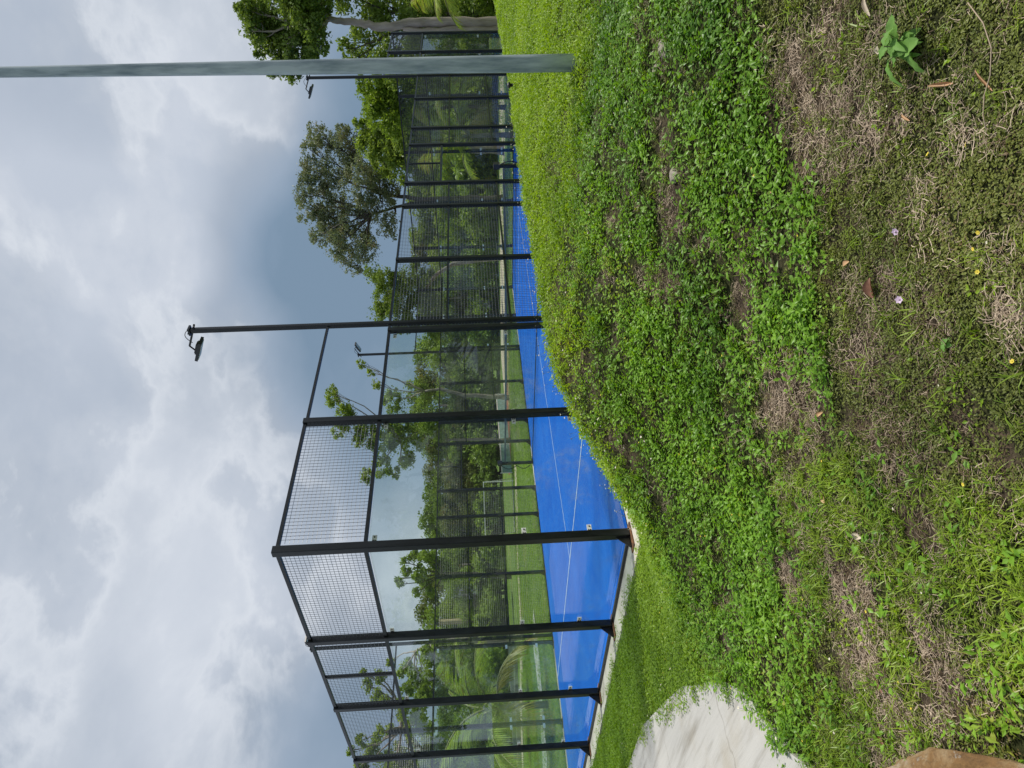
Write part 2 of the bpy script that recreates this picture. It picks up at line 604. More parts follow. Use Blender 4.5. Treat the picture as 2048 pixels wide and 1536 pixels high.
def sstep(t):
    t = np.clip(t, 0, 1)
    return t * t * (3 - 2 * t)


def height(X, Y, rough=True):
    X, Y = np.asarray(X, float), np.asarray(Y, float)
    c = np.interp(Y, CY, CZ)
    up = sstep((X - .45) / 1.65)
    dn = 1 - .145 * np.clip(X - 2.1, 0, 99)
    dn = np.where(dn < .3, .3 * np.exp((dn - .3) / .3), dn)
    h = c * up * dn
    z = -.06 + h
    if rough:
        k = sstep((X - .5) / .6) + sstep((-Y - .7) / .5) * (1 - sstep((X - .5) / .6))
        k = np.clip(k, 0, 1) * np.exp(-((X - 5) ** 2 + (Y + 1) ** 2) / 900)
        z = z + k * (.050 * (fbm(X, Y, 1.1, 4, 3) - .5) + .05 * (fbm(X, Y, 4.0, 3, 8) - .5) * sstep(h / .3))
    return z


def h1(x, y):
    return float(height(np.array([x]), np.array([y]))[0])


def on_ground(px, py):
    """where a line of sight meets the terrain"""
    d = CF + ((768 - py) / FPX) * CR + ((1024 - px) / FPX) * CU
    t = np.linspace(.8, 60, 6000)
    W = CAM + t[:, None] * d
    k = np.argmax(W[:, 2] < height(W[:, 0], W[:, 1]))
    return W[k]


def at(px, py, D):
    """point at depth D along a line of sight"""
    return CAM + D * (CF + ((768 - py) / FPX) * CR + ((1024 - px) / FPX) * CU)


def away(py, D, z=-.06):
    """ground point below the column py at depth D"""
    q = at(960, py, D)
    return np.array([q[0], q[1], z])


# patches, in world metres: dead straw, low moss, bare soil, grass tufts
def cam_ab(X, Y):
    f = np.array([-.6663, .7457])
    r = np.array([.7457, .6663])
    return (X - CAM[0]) * f[0] + (Y - CAM[1]) * f[1], (X - CAM[0]) * r[0] + (Y - CAM[1]) * r[1]


def blobs(X, Y, lst):
    s = np.zeros_like(X)
    for (px, py, rad, k) in lst:
        c = GP[(px, py)]
        q = ((X - c[0]) ** 2 + (Y - c[1]) ** 2) / rad ** 2
        s = np.maximum(s, k * np.exp(-q))
    return s


STRAW = [(1590, 130, .20, .8), (1680, 60, .22, 1), (1690, 230, .28, 1), (1760, 240, .16, .9), (1640, 330, .15, .6), (1820, 420, .15, .9), (1780, 530, .12, .8), (2030, 580, .16, .9),
         (1730, 620, .13, .8), (1740, 720, .15, .9), (1590, 790, .22, 1), (1570, 850, .22, .9), (1790, 820, .26, .9), (1800, 880, .2, .8), (1620, 950, .15, .6),
         (1590, 1030, .22, 1), (1570, 1120, .24, 1), (1610, 1140, .14, .8), (1700, 1170, .22, 1), (1730, 1330, .2, .9), (1770, 1440, .25, 1), (1840, 1290, .18, .8), (1900, 1400, .22, .9),
         (1800, 1200, .16, .7), (1460, 1170, .2, .5), (1420, 1300, .25, .5), (1470, 1340, .2, .6), (1840, 1060, .16, .7), (1870, 640, .12, .5), (2000, 950, .15, .7), (1960, 260, .1, .6)]
BARE = [(1330, 280, .24, .75), (1345, 430, .24, .9), (1250, 330, .2, .5), (1225, 440, .24, .7), (1400, 480, .14, .7), (1352, 370, .2, .8), (1285, 560, .2, .6), (1235, 690, .22, .6),
        (1340, 560, .16, .5), (1500, 570, .16, .9), (1500, 470, .12, .7), (1210, 560, .3, .6), (1300, 830, .18, .6), (1270, 920, .22, .6), (1300, 960, .2, .6), (1490, 610, .16, 1), (1320, 100, .18, .7),
        (1180, 700, .25, .5), (1100, 640, .3, .35), (1085, 420, .14, .7), (1075, 300, .15, .6), (1120, 560, .13, .6), (1150, 760, .14, .7), (1230, 870, .16, .8), (1160, 330, .14, .6), (1130, 230, .13, .5), (1190, 790, .12, .7), (1620, 240, .16, .9), (1640, 560, .1, .4), (1330, 1000, .2, .5), (1700, 700, .12, .8)]
GP = {}
for lst in (STRAW, BARE):
    for q in lst:
        GP[(q[0], q[1])] = on_ground(q[0], q[1])

# the ground: one sheet to the horizon, fine near the viewer
def axis(lo, hi, step, far, grow=1.35):
    a = list(np.arange(lo, hi, step))
    s, x, L = step, lo, []
    while x > -far:
        s *= grow
        x -= s
        L.append(x)
    s, x, Rr = step, a[-1], []
    while x < far:
        s *= grow
        x += s
        Rr.append(x)
    return np.array(L[::-1] + a + Rr)


gx = axis(-6.0, 9.0, .09, 600)
gy = axis(-6.0, 21.0, .09, 600)
XX, YY = np.meshgrid(gx, gy, indexing='ij')
ZZ = height(XX, YY)
nx, ny = len(gx), len(gy)
idx = np.arange(nx * ny).reshape(nx, ny)
quads = np.stack([idx[:-1, :-1], idx[1:, :-1], idx[1:, 1:], idx[:-1, 1:]], -1).reshape(-1, 4)
cx = (XX[:-1, :-1] + XX[1:, 1:]) / 2
cy_ = (YY[:-1, :-1] + YY[1:, 1:]) / 2
me = mesh_np('ground', np.stack([XX, YY, ZZ], -1).reshape(-1, 3), quads, MAT['ground'], smooth=True)
bareV = np.clip(blobs(XX, YY, BARE) + blobs(XX, YY, STRAW) + .55 * sstep((fbm(XX, YY, 1.3, 4, 21) - .50) / .16), 0, 1)
nearV = sstep((16 - np.hypot(XX - 5, YY - 2)) / 5) * np.maximum(sstep((XX - .2) / .3), sstep((-.25 - YY) / .2))
for nm, arr in (('bare', bareV), ('near', nearV)):
    a_ = me.attributes.new(nm, 'FLOAT', 'POINT')
    a_.data.foreach_set('value', np.ascontiguousarray(arr, np.float32).ravel())
g = link_mesh('ground', me)
tag(g, kind='structure')

# ------------------------------------------------------------------ court slab, turf and lines
mb = MB()
mb.box((-10.34, -.34, -.30), (.34, 20.34, -.012))
tag(mb.build('court_kerb', MAT['apron']), kind='structure')
mb = MB()
mb.add([(-9.96, .04, .0), (-.04, .04, .0), (-.04, 19.96, .0), (-9.96, 19.96, .0)], [(0, 1, 2, 3)])
tag(mb.build('court_surface', MAT['turf']), kind='structure')
mb = MB()
for y in (3.05, 16.95):
    mb.box((-9.96, y - .017, .001), (-.04, y + .017, .005))
mb.box((-5.012, 3.08, .001), (-4.988, 16.92, .005))
tag(mb.build('court_line', simple('worn line paint', (0.30, 0.42, 0.62), 0.7, 0, 0.1, 9, col2=(0.62, 0.68, 0.74))), kind='structure')


# ------------------------------------------------------------------ the court's four walls
def wires(A, u, w_, z0, z1, pitch=.05, r=.0028, off=(0, 0)):
    """welded mesh panel: a run of upright and level wires"""
    b_ = MB()
    A = np.array([A[0] + off[0], A[1] + off[1], 0.0])
    u = np.array([u[0], u[1], 0.0])
    n = int(round(w_ / pitch))
    for i in range(1, n):
        q = A + u * (w_ * i / n)
        b_.bar(q + (0, 0, z0), q + (0, 0, z1), r, 3)
    k = int(round((z1 - z0) / pitch))
    nrm = np.array([-u[1], u[0], 0]) * .004
    for i in range(1, k):
        zz = z0 + (z1 - z0) * i / k
        b_.bar(A + nrm + (0, 0, zz), A + nrm + u * w_ + (0, 0, zz), r, 3)
    return b_


def clamp_plate(b_, c, u, nrm, side):
    """small steel plate holding a pane to its post, three bolts"""
    c = np.array(c, float)
    u = np.array([u[0], u[1], 0.0])
    nrm = np.array([nrm[0], nrm[1], 0.0])
    z = np.array([0, 0, 1.0])
    b_.obox(c, u, nrm, z, (.048, .004, .027), 0)
    for du, dz in ((-.028, .011), (-.028, -.011), (.022, 0)):
        b_.obox(c + u * du * side + nrm * .006 + z * dz, u, nrm, z, (.007, .006, .007), 1)


class Wall:
    """one side of the enclosure: a thing whose posts, rails, panes, meshes and clamps are parts"""
    def __init__(self, name, A, u, out, label):
        self.root = empty(name, (A[0], A[1], 0))
        tag(self.root, label, 'court wall', 'walls round the blue court')
        self.A, self.u, self.out = np.array(A, float), np.array(u, float), np.array(out, float)

    def P(self, s, o=0.0):
        return self.u * s + self.out * o

    def post(self, s, h, wd=.09, base=True, name='post'):
        c = self.P(s)
        b_ = MB()
        b_.bevel_bar((c[0] - wd / 2, c[1] - wd / 2, -.005), (c[0] + wd / 2, c[1] + wd / 2, h), .009)
        o = b_.build(name, MAT['steel'], self.root)
        if base:
            b_ = MB()
            q = self.P(s, .05)
            ux, ox = np.append(self.u, 0), np.append(self.out, 0)
            b_.obox((q[0], q[1], -.0035), ux, ox, (0, 0, 1), (.085, .155, .007))
            b_.build('base_plate', MAT['rust'], o)
            # triangular gusset on the outside
            b_ = MB()
            e = self.P(s, wd / 2 + .001)
            e2 = self.P(s, .19)
            vs = []
            for k in (-.005, .005):
                d = self.u * k
                vs += [(e[0] + d[0], e[1] + d[1], .004), (e2[0] + d[0], e2[1] + d[1], .004), (e2[0] + d[0], e2[1] + d[1], .02), (e[0] + d[0], e[1] + d[1], .17)]
            b_.add(vs, [(0, 1, 2, 3), (7, 6, 5, 4), (0, 4, 5, 1), (1, 5, 6, 2), (2, 6, 7, 3), (3, 7, 4, 0)])
            b_.build('gusset', MAT['steel'], o)
        return o

    def rail(self, s0, s1, z, t=.02, name='rail'):
        b_ = MB()
        c = self.P((s0 + s1) / 2)
        b_.obox((c[0], c[1], z), np.append(self.u, 0), np.append(self.out, 0), (0, 0, 1), ((s1 - s0) / 2, t, t))
        return b_.build(name, MAT['steel'], self.root)

    def mullion(self, s, z0, z1, t=.02):
        b_ = MB()
        c = self.P(s)
        b_.obox((c[0], c[1], (z0 + z1) / 2), np.append(self.u, 0), np.append(self.out, 0), (0, 0, 1), (t, t, (z1 - z0) / 2))
        return b_.build('mullion', MAT['steel'], self.root)

    def pane(self, s0, s1, z1=2.975, clamps=True):
        b_ = MB()
        g0 = .010
        c = self.P((s0 + s1) / 2, -.062)
        b_.obox((c[0], c[1], (z1 + .03) / 2), np.append(self.u, 0), np.append(self.out, 0), (0, 0, 1), ((s1 - s0) / 2 - g0, .006, (z1 - .03) / 2))
        o = b_.build('glass_pane', MAT['glass'], self.root)
        if clamps:
            for s, side in ((s0 + .088, 1), (s1 - .088, -1)):
                for z in (.44, 1.2, 2.91):
                    k = MB()
                    q = self.P(s, -.046)
                    clamp_plate(k, (q[0], q[1], z), self.u, self.out, side)
                    k.build('clamp', [MAT['clamp'], MAT['bolt']], o)
        return o

    def sheet(self, s0, s1, z0, z1):
        q = self.P(s0)
        o = wires(q, self.u, s1 - s0, z0, z1).build('wire_mesh', MAT['wire'], self.root)
        return tag(o, kind='stuff')


def end_wall(y, out, label, mull=None):
    W = Wall('glass_end_wall', (0, y), (-1, 0), (0, out), label)
    ss = [0, 2.0, 4.0, 6.0, 8.0, 10.0]
    for i, s in enumerate(ss):
        W.post(s, 4.0 if 0 < i < 5 else 4.02, .095)
    for a, c in zip(ss[:-1], ss[1:]):
        W.rail(a + .05, c - .05, 2.998, .021)
        W.rail(a + .05, c - .05, 3.975, .021)
        W.rail(a + .05, c - .05, .008, .016, 'bottom_rail')
        W.pane(a, c)
        if mull and a <= mull < c:
            W.mullion(mull, 3.02, 3.955)
        W.sheet(a + .05, c - .05, 3.019, 3.955)
    return W


def side_wall(x, out, label):
    W = Wall('mesh_side_wall', (x, 0), (0, 1), (out, 0), label)
    zs = {2.04: 4.0, 4.0: 3.02, 6.05: 3.02, 8.05: 3.02, 9.06: 3.02, 11.02: 3.02, 12.02: 3.02, 14.0: 3.02, 16.0: 3.02, 18.0: 4.0}
    for s, h in zs.items():
        W.post(s, h, .092 if h > 3.5 else .08)
    for a, c in ((.05, 2.04), (18.0, 19.95)):
        W.pane(a, c)
        W.sheet(a + .05, c - .05, 3.019, 3.955)
        W.rail(a + (.0 if a < 1 else .05), c - (.05 if a < 1 else 0), 3.975)
        W.rail(a + (.0 if a < 1 else .05), c - (.05 if a < 1 else 0), 2.998, .021)
    for a, c in ((2.04, 4.0), (16.0, 18.0)):
        W.pane(a, c)
        W.rail(a + .05, c - .05, 2.998, .021)
    W.rail(2.09, 4.13, 3.96, .018)
    W.rail(15.87, 17.95, 3.96, .018)
    for a, c in ((4.0, 6.05), (6.05, 8.05), (8.05, 9.06), (11.02, 12.02), (12.02, 14.0), (14.0, 16.0)):
        for z0, z1 in ((.025, 1.08), (1.12, 2.08), (2.12, 2.985)):
            W.sheet(a + .045, c - .045, z0, z1)
        for z in (1.10, 2.10, 3.0):
            W.rail(a + .045, c - .045, z, .018)
        W.rail(a + .045, c - .045, .01, .014, 'bottom_rail')
    # gateway by the net: open below, mesh above
    W.rail(9.105, 10.975, 3.0, .018)
    W.rail(9.105, 10.975, 2.27, .022, 'lintel')
    W.mullion(10.04, 2.293, 2.98, .016)
    W.sheet(9.11, 10.02, 2.295, 2.98)
    W.sheet(10.06, 10.97, 2.295, 2.98)
    return W


end_wall(0, -1, 'near glass end wall of the court with black posts and mesh strip above the panes', mull=3.02)
end_wall(20, 1, 'distant glass end wall across the court, in front of the coconut palm')
side_wall(0, 1, 'near mesh side wall of the court running away along the green bank')
side_wall(-10, -1, 'far mesh side wall of the court with the lawn and football goal behind it')


# ------------------------------------------------------------------ floodlights on the side walls
def floodlight(x, y, inward, label):
    root = tag(empty('floodlight', (x, y, 0)), label, 'floodlight', 'floodlights over the court')
    b_ = MB()
    b_.bevel_bar((-.038, -.038, -.005), (.038, .038, 6.06), .016)
    b_.build('pole', MAT['steel'], root)
    b_ = MB()
    # head: slanted bracket with two stays
    b_.bar((-inward * .11, 0, 5.98), (inward * .30, 0, 6.17), .016, 6, 0, True)
    b_.bar((inward * .03, -.05, 6.10), (inward * .03, .05, 6.10), .012, 6, 0, True)
    b_.bar((inward * .30, 0, 6.17), (inward * .40, 0, 6.10), .013, 6, 0, True)
    b_.obox((0, 0, 6.075), (1, 0, 0), (0, 1, 0), (0, 0, 1), (.06, .06, .015))
    b_.build('bracket', MAT['steel'], root)
    ang = math.radians(24)
    ax = np.array([inward * math.cos(ang), 0, math.sin(ang)])
    az = np.array([-inward * math.sin(ang), 0, math.cos(ang)])
    c = np.array([inward * .37, 0, 6.04])
    b_ = MB()
    b_.obox(c, ax, (0, 1, 0), az, (.185, .095, .022))
    b_.obox(c - ax * .02 + az * .034, ax, (0, 1, 0), az, (.10, .06, .012))
    for k in range(-2, 3):
        b_.obox(c - ax * .02 + az * .052 + np.array([0, k * .022, 0]), ax, (0, 1, 0), az, (.09, .004, .006))
    lamp = b_.build('lamp_housing', MAT['lamp_body'], root)
    b_ = MB()
    b_.obox(c - az * .027, ax, (0, 1, 0), az, (.160, .075, .004))
    b_.build('diffuser', MAT['lamp_face'], lamp)
    b_ = MB()
    p0, p1 = np.array([-inward * .02, .05, 6.08]), np.array([inward * .26, .03, 6.12])
    b_.tube([p0 + (p1 - p0) * k / 8 + np.array([0, 0, .10 * math.sin(math.pi * k / 8)]) for k in range(9)], [.006] * 9, 5)
    b_.build('cable', MAT['bolt'], root)
    return root


floodlight(0.0, 4.18, -1, 'tall near floodlight on a square black pole beside the closest glass panels')
floodlight(0.0, 15.82, -1, 'floodlight pole partly behind the galvanised street pole')
floodlight(-10.0, 4.18, 1, 'floodlight seen behind the near mesh strip at the left')
floodlight(-10.0, 15.82, 1, 'far floodlight with its pale square lamp face showing against the grey sky')

# ------------------------------------------------------------------ net
net = tag(empty('court_net', (-5, 10, 0)), 'dark sagging net stretched across the middle of the blue court', 'net')
NETH = lambda x: .88 + .04 * (abs(x) / 4.86) ** 2
mb = MB()
n = 220
for i in range(n + 1):
    x = -4.86 + 9.72 * i / n
    mb.bar((x, 0, .03), (x, 0, NETH(x) - .03), .0022, 3)
for k in range(18):
    for i in range(12):
        x0, x1 = -4.86 + 9.72 * i / 12, -4.86 + 9.72 * (i + 1) / 12
        f = (k + .5) / 18
        mb.bar((x0, .003, .03 + (NETH(x0) - .06) * f), (x1, .003, .03 + (NETH(x1) - .06) * f), .0022, 3)
tag(mb.build('net_mesh', MAT['net'], net), kind='stuff')
mb = MB()
for i in range(24):
    x0, x1 = -4.86 + 9.72 * i / 24, -4.86 + 9.72 * (i + 1) / 24
    for s in (-.007, .007):
        mb.add([(x0, s, NETH(x0) - .05), (x1, s, NETH(x1) - .05), (x1, s, NETH(x1)), (x0, s, NETH(x0))], [(0, 1, 2, 3)])
    mb.add([(x0, -.007, NETH(x0)), (x1, -.007, NETH(x1)), (x1, .007, NETH(x1)), (x0, .007, NETH(x0))], [(0, 1, 2, 3)])
mb.build('top_band', MAT['band'], net)
mb = MB()
mb.tube([(-4.86 + 9.72 * i / 30, 0, .028) for i in range(31)], [.012] * 31, 6)
mb.build('bottom_cord', MAT['net'], net)
for sx in (-1, 1):
    mb = MB()
    mb.bevel_bar((sx * 4.92 - .04, -.04, .0), (sx * 4.92 + .04, .04, .98), .01)
    mb.box((sx * 4.92 - .09, -.075, 0.002), (sx * 4.92 + .09, .075, .012))
    po = mb.build('net_post', MAT['steel'], net)
    mb = MB()
    mb.box((sx * 4.92 - .06, -.055, .98), (sx * 4.92 + .06, .075, 1.12))
    mb.bar((sx * 4.92, .075, 1.05), (sx * 4.92, .13, 1.05), .015, 6, 0, True)
    mb.build('tension_box', MAT['lamp_body'], po)
    mb = MB()
    for z0, z1 in ((1.0, .52), (.52, .08)):
        mb.tube([(sx * 4.92 + sx * (.05 + .10 * math.sin(math.pi * k / 8)), -.06 - .05 * math.sin(math.pi * k / 8), z0 + (z1 - z0) * k / 8) for k in range(9)], [.012] * 9, 5)
    mb.build('strap', MAT['net'], po)
# ------------------------------------------------------------------ street pole on the bank
px_, py_ = 4.43, 2.26
pz = h1(px_, py_)
pole = tag(empty('street_pole', (px_, py_, pz)), 'tall tapered galvanised steel street pole standing on the green bank', 'pole')
mb = MB()
zz = np.linspace(-.25, 8.6, 13)
mb.tube([(0, 0, z) for z in zz], [.083 - .0108 * max(z, 0) * .62 for z in zz], 28)
mb.build('shaft', MAT['galv'], pole)
mb = MB()
mb.bar((-.02, 0, 8.58), (-1.4, .6, 8.95), .03, 8, 0, True)
mb.obox((-1.6, .69, 8.98), (.92, -.39, -.05), (.39, .92, 0), (.05, 0, 1), (.28, .11, .04))
mb.build('lamp_arm', MAT['galv'], pole)

# ------------------------------------------------------------------ concrete path
PATH = [(-9, -1.35), (-6, -1.42), (-4, -1.47), (-2.75, -1.50), (-1.42, -1.55), (-.10, -1.86), (.55, -2.02), (.98, -2.21), (1.35, -2.34), (1.63, -2.50), (1.85, -2.63), (2.0, -2.77), (2.1, -2.88), (2.16, -3.0),
        (2.35, -3.22), (2.63, -3.45), (2.8, -3.75), (2.7, -4.3), (2.2, -4.9), (1.0, -5.4), (-9, -5.5)]
mb = MB()
npth = len(PATH)
jit = [(x + .025 * (random.random() - .5), y + .025 * (random.random() - .5)) for x, y in PATH]
mb.add([(x, y, -.018) for x, y in jit] + [(x, y, -.16) for x, y in jit],
       [tuple(range(npth - 1, -1, -1))] + [(i, (i + 1) % npth, npth + (i + 1) % npth, npth + i) for i in range(npth)])
me = mb.mesh('path', MAT['path'])
o = link_mesh('path', me)
tag(o, kind='structure')


def in_poly(X, Y, poly):
    inside = np.zeros(X.shape, bool)
    j = len(poly) - 1
    for i in range(len(poly)):
        xi, yi = poly[i]
        xj, yj = poly[j]
        c = ((yi > Y) != (yj > Y)) & (X < (xj - xi) * (Y - yi) / (yj - yi + 1e-12) + xi)
        inside ^= c
        j = i
    return inside


# ------------------------------------------------------------------ stones
def rock_mesh(name, size, mat, seed, rough=.18, sub=4):
    import bmesh
    bm = bmesh.new()
    bmesh.ops.create_icosphere(bm, subdivisions=sub, radius=1.0)
    co = np.array([v.co[:] for v in bm.verts])
    r = np.random.default_rng(seed)
    d = np.ones(len(co))
    # planar chips give the stone its facets
    for k in range(16):
        nrm = r.normal(size=3)
        nrm /= np.linalg.norm(nrm)
        off = r.uniform(.62, .92)
        s = co @ nrm
        co = co - np.outer(np.clip(s - off, 0, None) * .85, nrm)
    nz = (fbm(co[:, 0] + 5 + seed, co[:, 1] + co[:, 2] * .7 + 3, 2.5, 4, seed) - .5) * rough * 2
    co = co * (1 + nz[:, None]) * np.array(size)
    for v, c in zip(bm.verts, co):
        v.co = c
    me = bpy.data.meshes.new(name)
    bm.to_mesh(me)
    bm.free()
    me.materials.append(mat)
    me.polygons.foreach_set('use_smooth', np.ones(len(me.polygons), bool))
    return me


q = (3.80, -3.93)
o = link_mesh('rock', rock_mesh('rock', (.74, .165, .135), MAT['rock'], 5, .24, 6))
o.location = (q[0], q[1], h1(q[0], q[1]) + .045)
o.rotation_euler = (.05, .03, math.radians(162))
tag(o, 'large ochre rock at the edge of the grass beside the concrete path', 'rock')
for (a, c, s, lab) in ((1330, 100, .075, 'pale stone half sunk in the leafy bank below the street pole'),
                       (1313, 141, .05, 'small pinkish stone in the leafy bank beside the larger pale stone'),
                       (1279, 268, .06, 'beige stone in the bare hollow of the green bank'),
                       (1352, 352, .07, 'flat sandy stone in the dark gap of the bank')):
    q = on_ground(a, c)
    o = link_mesh('stone', rock_mesh('stone', (s, s * .7, s * .45), MAT['pale_stone'], int(a), .15, 3))
    o.location = (q[0], q[1], h1(q[0], q[1]) + s * .12)
    o.rotation_euler = (0.1, 0.1, a)
    tag(o, lab, 'stone')

# ------------------------------------------------------------------ far ground: paths, lawn edge, sports ground
def strip(name, pts, width, z, mat):
    b_ = MB()
    pts = [np.array(q[:2]) for q in pts]
    L = []
    for i, q in enumerate(pts):
        d = pts[min(i + 1, len(pts) - 1)] - pts[max(i - 1, 0)]
        d /= np.linalg.norm(d)
        nn = np.array([-d[1], d[0]])
        wv_ = width * (1 + .12 * math.sin(i * 2.3))
        L.append((q + nn * wv_ / 2, q - nn * wv_ / 2))
    vs = [(a[0], a[1], z) for a, _ in L] + [(c[0], c[1], z) for _, c in L]
    k = len(L)
    b_.add(vs, [(i, i + 1, k + i + 1, k + i) if (L[0][0] - L[0][1]) @ np.array([-(pts[1] - pts[0])[1], (pts[1] - pts[0])[0]]) < 0 else (k + i, k + i + 1, i + 1, i) for i in range(k - 1)])
    o = b_.build(name, mat)
    return tag(o, kind='structure')


strip('sandy_path', [away(p, D) for p, D in ((930, 34.0), (1000, 34.2), (1100, 35.5), (1255, 34.8), (1330, 36), (1400, 38), (1536, 39), (1750, 40))], 1.7, -.045, MAT['dirt_path'])
strip('sandy_ground', [away(p, D) for p, D in ((-200, 30), (60, 31), (150, 32.5), (250, 34), (400, 37), (480, 38.5), (580, 41), (680, 44), (760, 46))], 5.0, -.05, MAT['dirt_path'])
strip('grey_path', [away(p, D) for p, D in ((1265, 25.5), (1330, 24.0), (1400, 23.2), (1500, 22.6), (1700, 22))], 1.9, -.04, MAT['grey_path'])
MAT['clay'] = simple('red clay', (0.22, 0.075, 0.035), 0.9, 0, 0.3, 3)
MAT['teal'] = simple('teal sports netting', (0.20, 0.34, 0.32), 0.8, 0, 0.2, 4)
MAT['straw_g'] = simple('dry grass', (0.20, 0.17, 0.07), 0.95, 0, 0.3, 6)
strip('clay_court', [away(p, D) for p, D in ((770, 42), (850, 41), (950, 40.5))], 4.2, -.043, MAT['clay'])
strip('dry_grass_strip', [away(p, D) for p, D in ((640, 36), (720, 37.5), (800, 38.5), (870, 38))], 2.2, -.048, MAT['straw_g'])

goal = away(1020, 36.5)
goal_root = tag(empty('football_goal', tuple(goal), 0.10), 'small white football goal on the lawn beyond the court', 'goal')
mb = MB()
for x in (-1.45, 1.45):
    mb.bar((x, 0, 0), (x, 0, 1.6), .026, 8, 0, True)
    mb.bar((x, 0, 1.6), (x, 1.0, 0), .02, 6, 0, True)
mb.bar((-1.47, 0, 1.6), (1.47, 0, 1.6), .026, 8, 0, True)
mb.bar((-1.45, 1.0, .02), (1.45, 1.0, .02), .02, 6, 0, True)
mb.build('goal_frame', MAT['white'], goal_root)
mb = MB()
for i in range(1, 24):
    x = -1.45 + 2.9 * i / 24
    mb.bar((x, 0.02, 1.58), (x, 1.0, .03), .004, 3)
for k in range(1, 13):
    f = k / 13
    mb.bar((-1.45, f, 1.6 * (1 - f)), (1.45, f, 1.6 * (1 - f)), .004, 3)
tag(mb.build('goal_net', simple('goal net cord', (.55, .52, .45), .8), goal_root), kind='stuff')
goal_root.rotation_euler = (0, 0, math.radians(42))

a0, a1 = away(948, 37.5), away(790, 43)
br = tag(empty('barrier_net', tuple(a0)), 'low teal barrier net with a white top tape between the lawn and the red clay', 'barrier')
dv = (a1 - a0)
Lb = np.linalg.norm(dv)
dv /= Lb
nv_ = np.array([-dv[1], dv[0], 0])
mb = MB()
mb.obox(dv * Lb / 2 + np.array([0, 0, .29]), dv, nv_, (0, 0, 1), (Lb / 2, .008, .25))
mb.build('netting', MAT['teal'], br)
mb = MB()
mb.obox(dv * Lb / 2 + np.array([0, 0, .57]), dv, nv_, (0, 0, 1), (Lb / 2, .012, .03))
mb.build('top_tape', MAT['white'], br)
for k in range(4):
    mb = MB()
    mb.bar(dv * Lb * k / 3, dv * Lb * k / 3 + np.array([0, 0, .66]), .025, 8, 0, True)
    mb.build('post', MAT['white'], br)

for i, (p0, D0, p1, D1, hh, lab) in enumerate(((1262, 45, 1560, 43, .38, 'long low grey wall behind the coconut palm at the left'), (1290, 41, 1620, 40.5, .22, 'lower grey kerb wall in front of the long low wall'))):
    a0, a1 = away(p0, D0), away(p1, D1)
    dv = a1 - a0
    Lb = np.linalg.norm(dv)
    dv /= Lb
    mb = MB()
    nb = 14
    for k in range(nb):
        c = a0 + dv * Lb * (k + .5) / nb
        mb.obox(c + np.array([0, 0, hh / 2 - .02 + .01 * math.sin(k * 5.1)]), dv, (-dv[1], dv[0], 0), (0, 0, 1), (Lb / nb / 2 - .006, .14, hh / 2 + .02))
    o = mb.build('low_wall', MAT['grey_path'])
    tag(o, lab, 'wall')
MAT['tan_post'] = simple('tan rendered post', (0.36, 0.30, 0.17), 0.8, 0, 0.15, 5, 0.2)
for (p, D, top, lab) in ((1240, 55.5, 880, 'tan rendered gate pillar among the trees, nearer the court corner post'), (1332, 54.5, 915, 'shorter tan rendered pillar among the trees behind the palm')):
    c = away(p, D)
    hgt = at(top, p, D)[2] + .06
    mb = MB()
    mb.bevel_bar((-.16, -.16, 0), (.16, .16, hgt), .02)
    mb.box((-.19, -.19, hgt + .002), (.19, .19, hgt + .08))
    o = mb.build('gate_pillar', MAT['tan_post'])
    o.location = tuple(c)
    o.rotation_euler = (0, 0, .5)
    tag(o, lab, 'pillar')

# ------------------------------------------------------------------ trees
LEAF = {
    'dark': foliage('dark green leaves', (0.055, 0.105, 0.022), (0.245, 0.345, 0.066), .38, per_instance=False),
    'mid': foliage('mid green leaves', (0.075, 0.140, 0.026), (0.330, 0.440, 0.080), .44, per_instance=False),
    'yellow': foliage('yellow green leaves', (0.100, 0.190, 0.016), (0.300, 0.420, 0.050), .40, per_instance=False),
    'grey': foliage('grey green leaves', (0.080, 0.110, 0.058), (0.260, 0.310, 0.190), .34, per_instance=False, warm=(0.27, 0.25, 0.16)),
    'olive': foliage('olive leaves', (0.060, 0.090, 0.016), (0.190, 0.230, 0.050), .32, per_instance=False, warm=(0.22, 0.17, 0.05)),
    'bright': foliage('bright leaves', (0.075, 0.150, 0.024), (0.350, 0.470, 0.075), .42, per_instance=False),
}
PALM = foliage('palm leaflets', (0.120, 0.210, 0.026), (0.400, 0.500, 0.085), .45, .5, .25, per_instance=False, warm=(0.33, 0.29, 0.09))
PALM_DRY = foliage('yellowing palm leaflets', (0.18, 0.17, 0.04), (0.36, 0.30, 0.09), .35, .4, .4, per_instance=False)


def unit(v):
    return v / (np.linalg.norm(v, axis=-1, keepdims=True) + 1e-9)


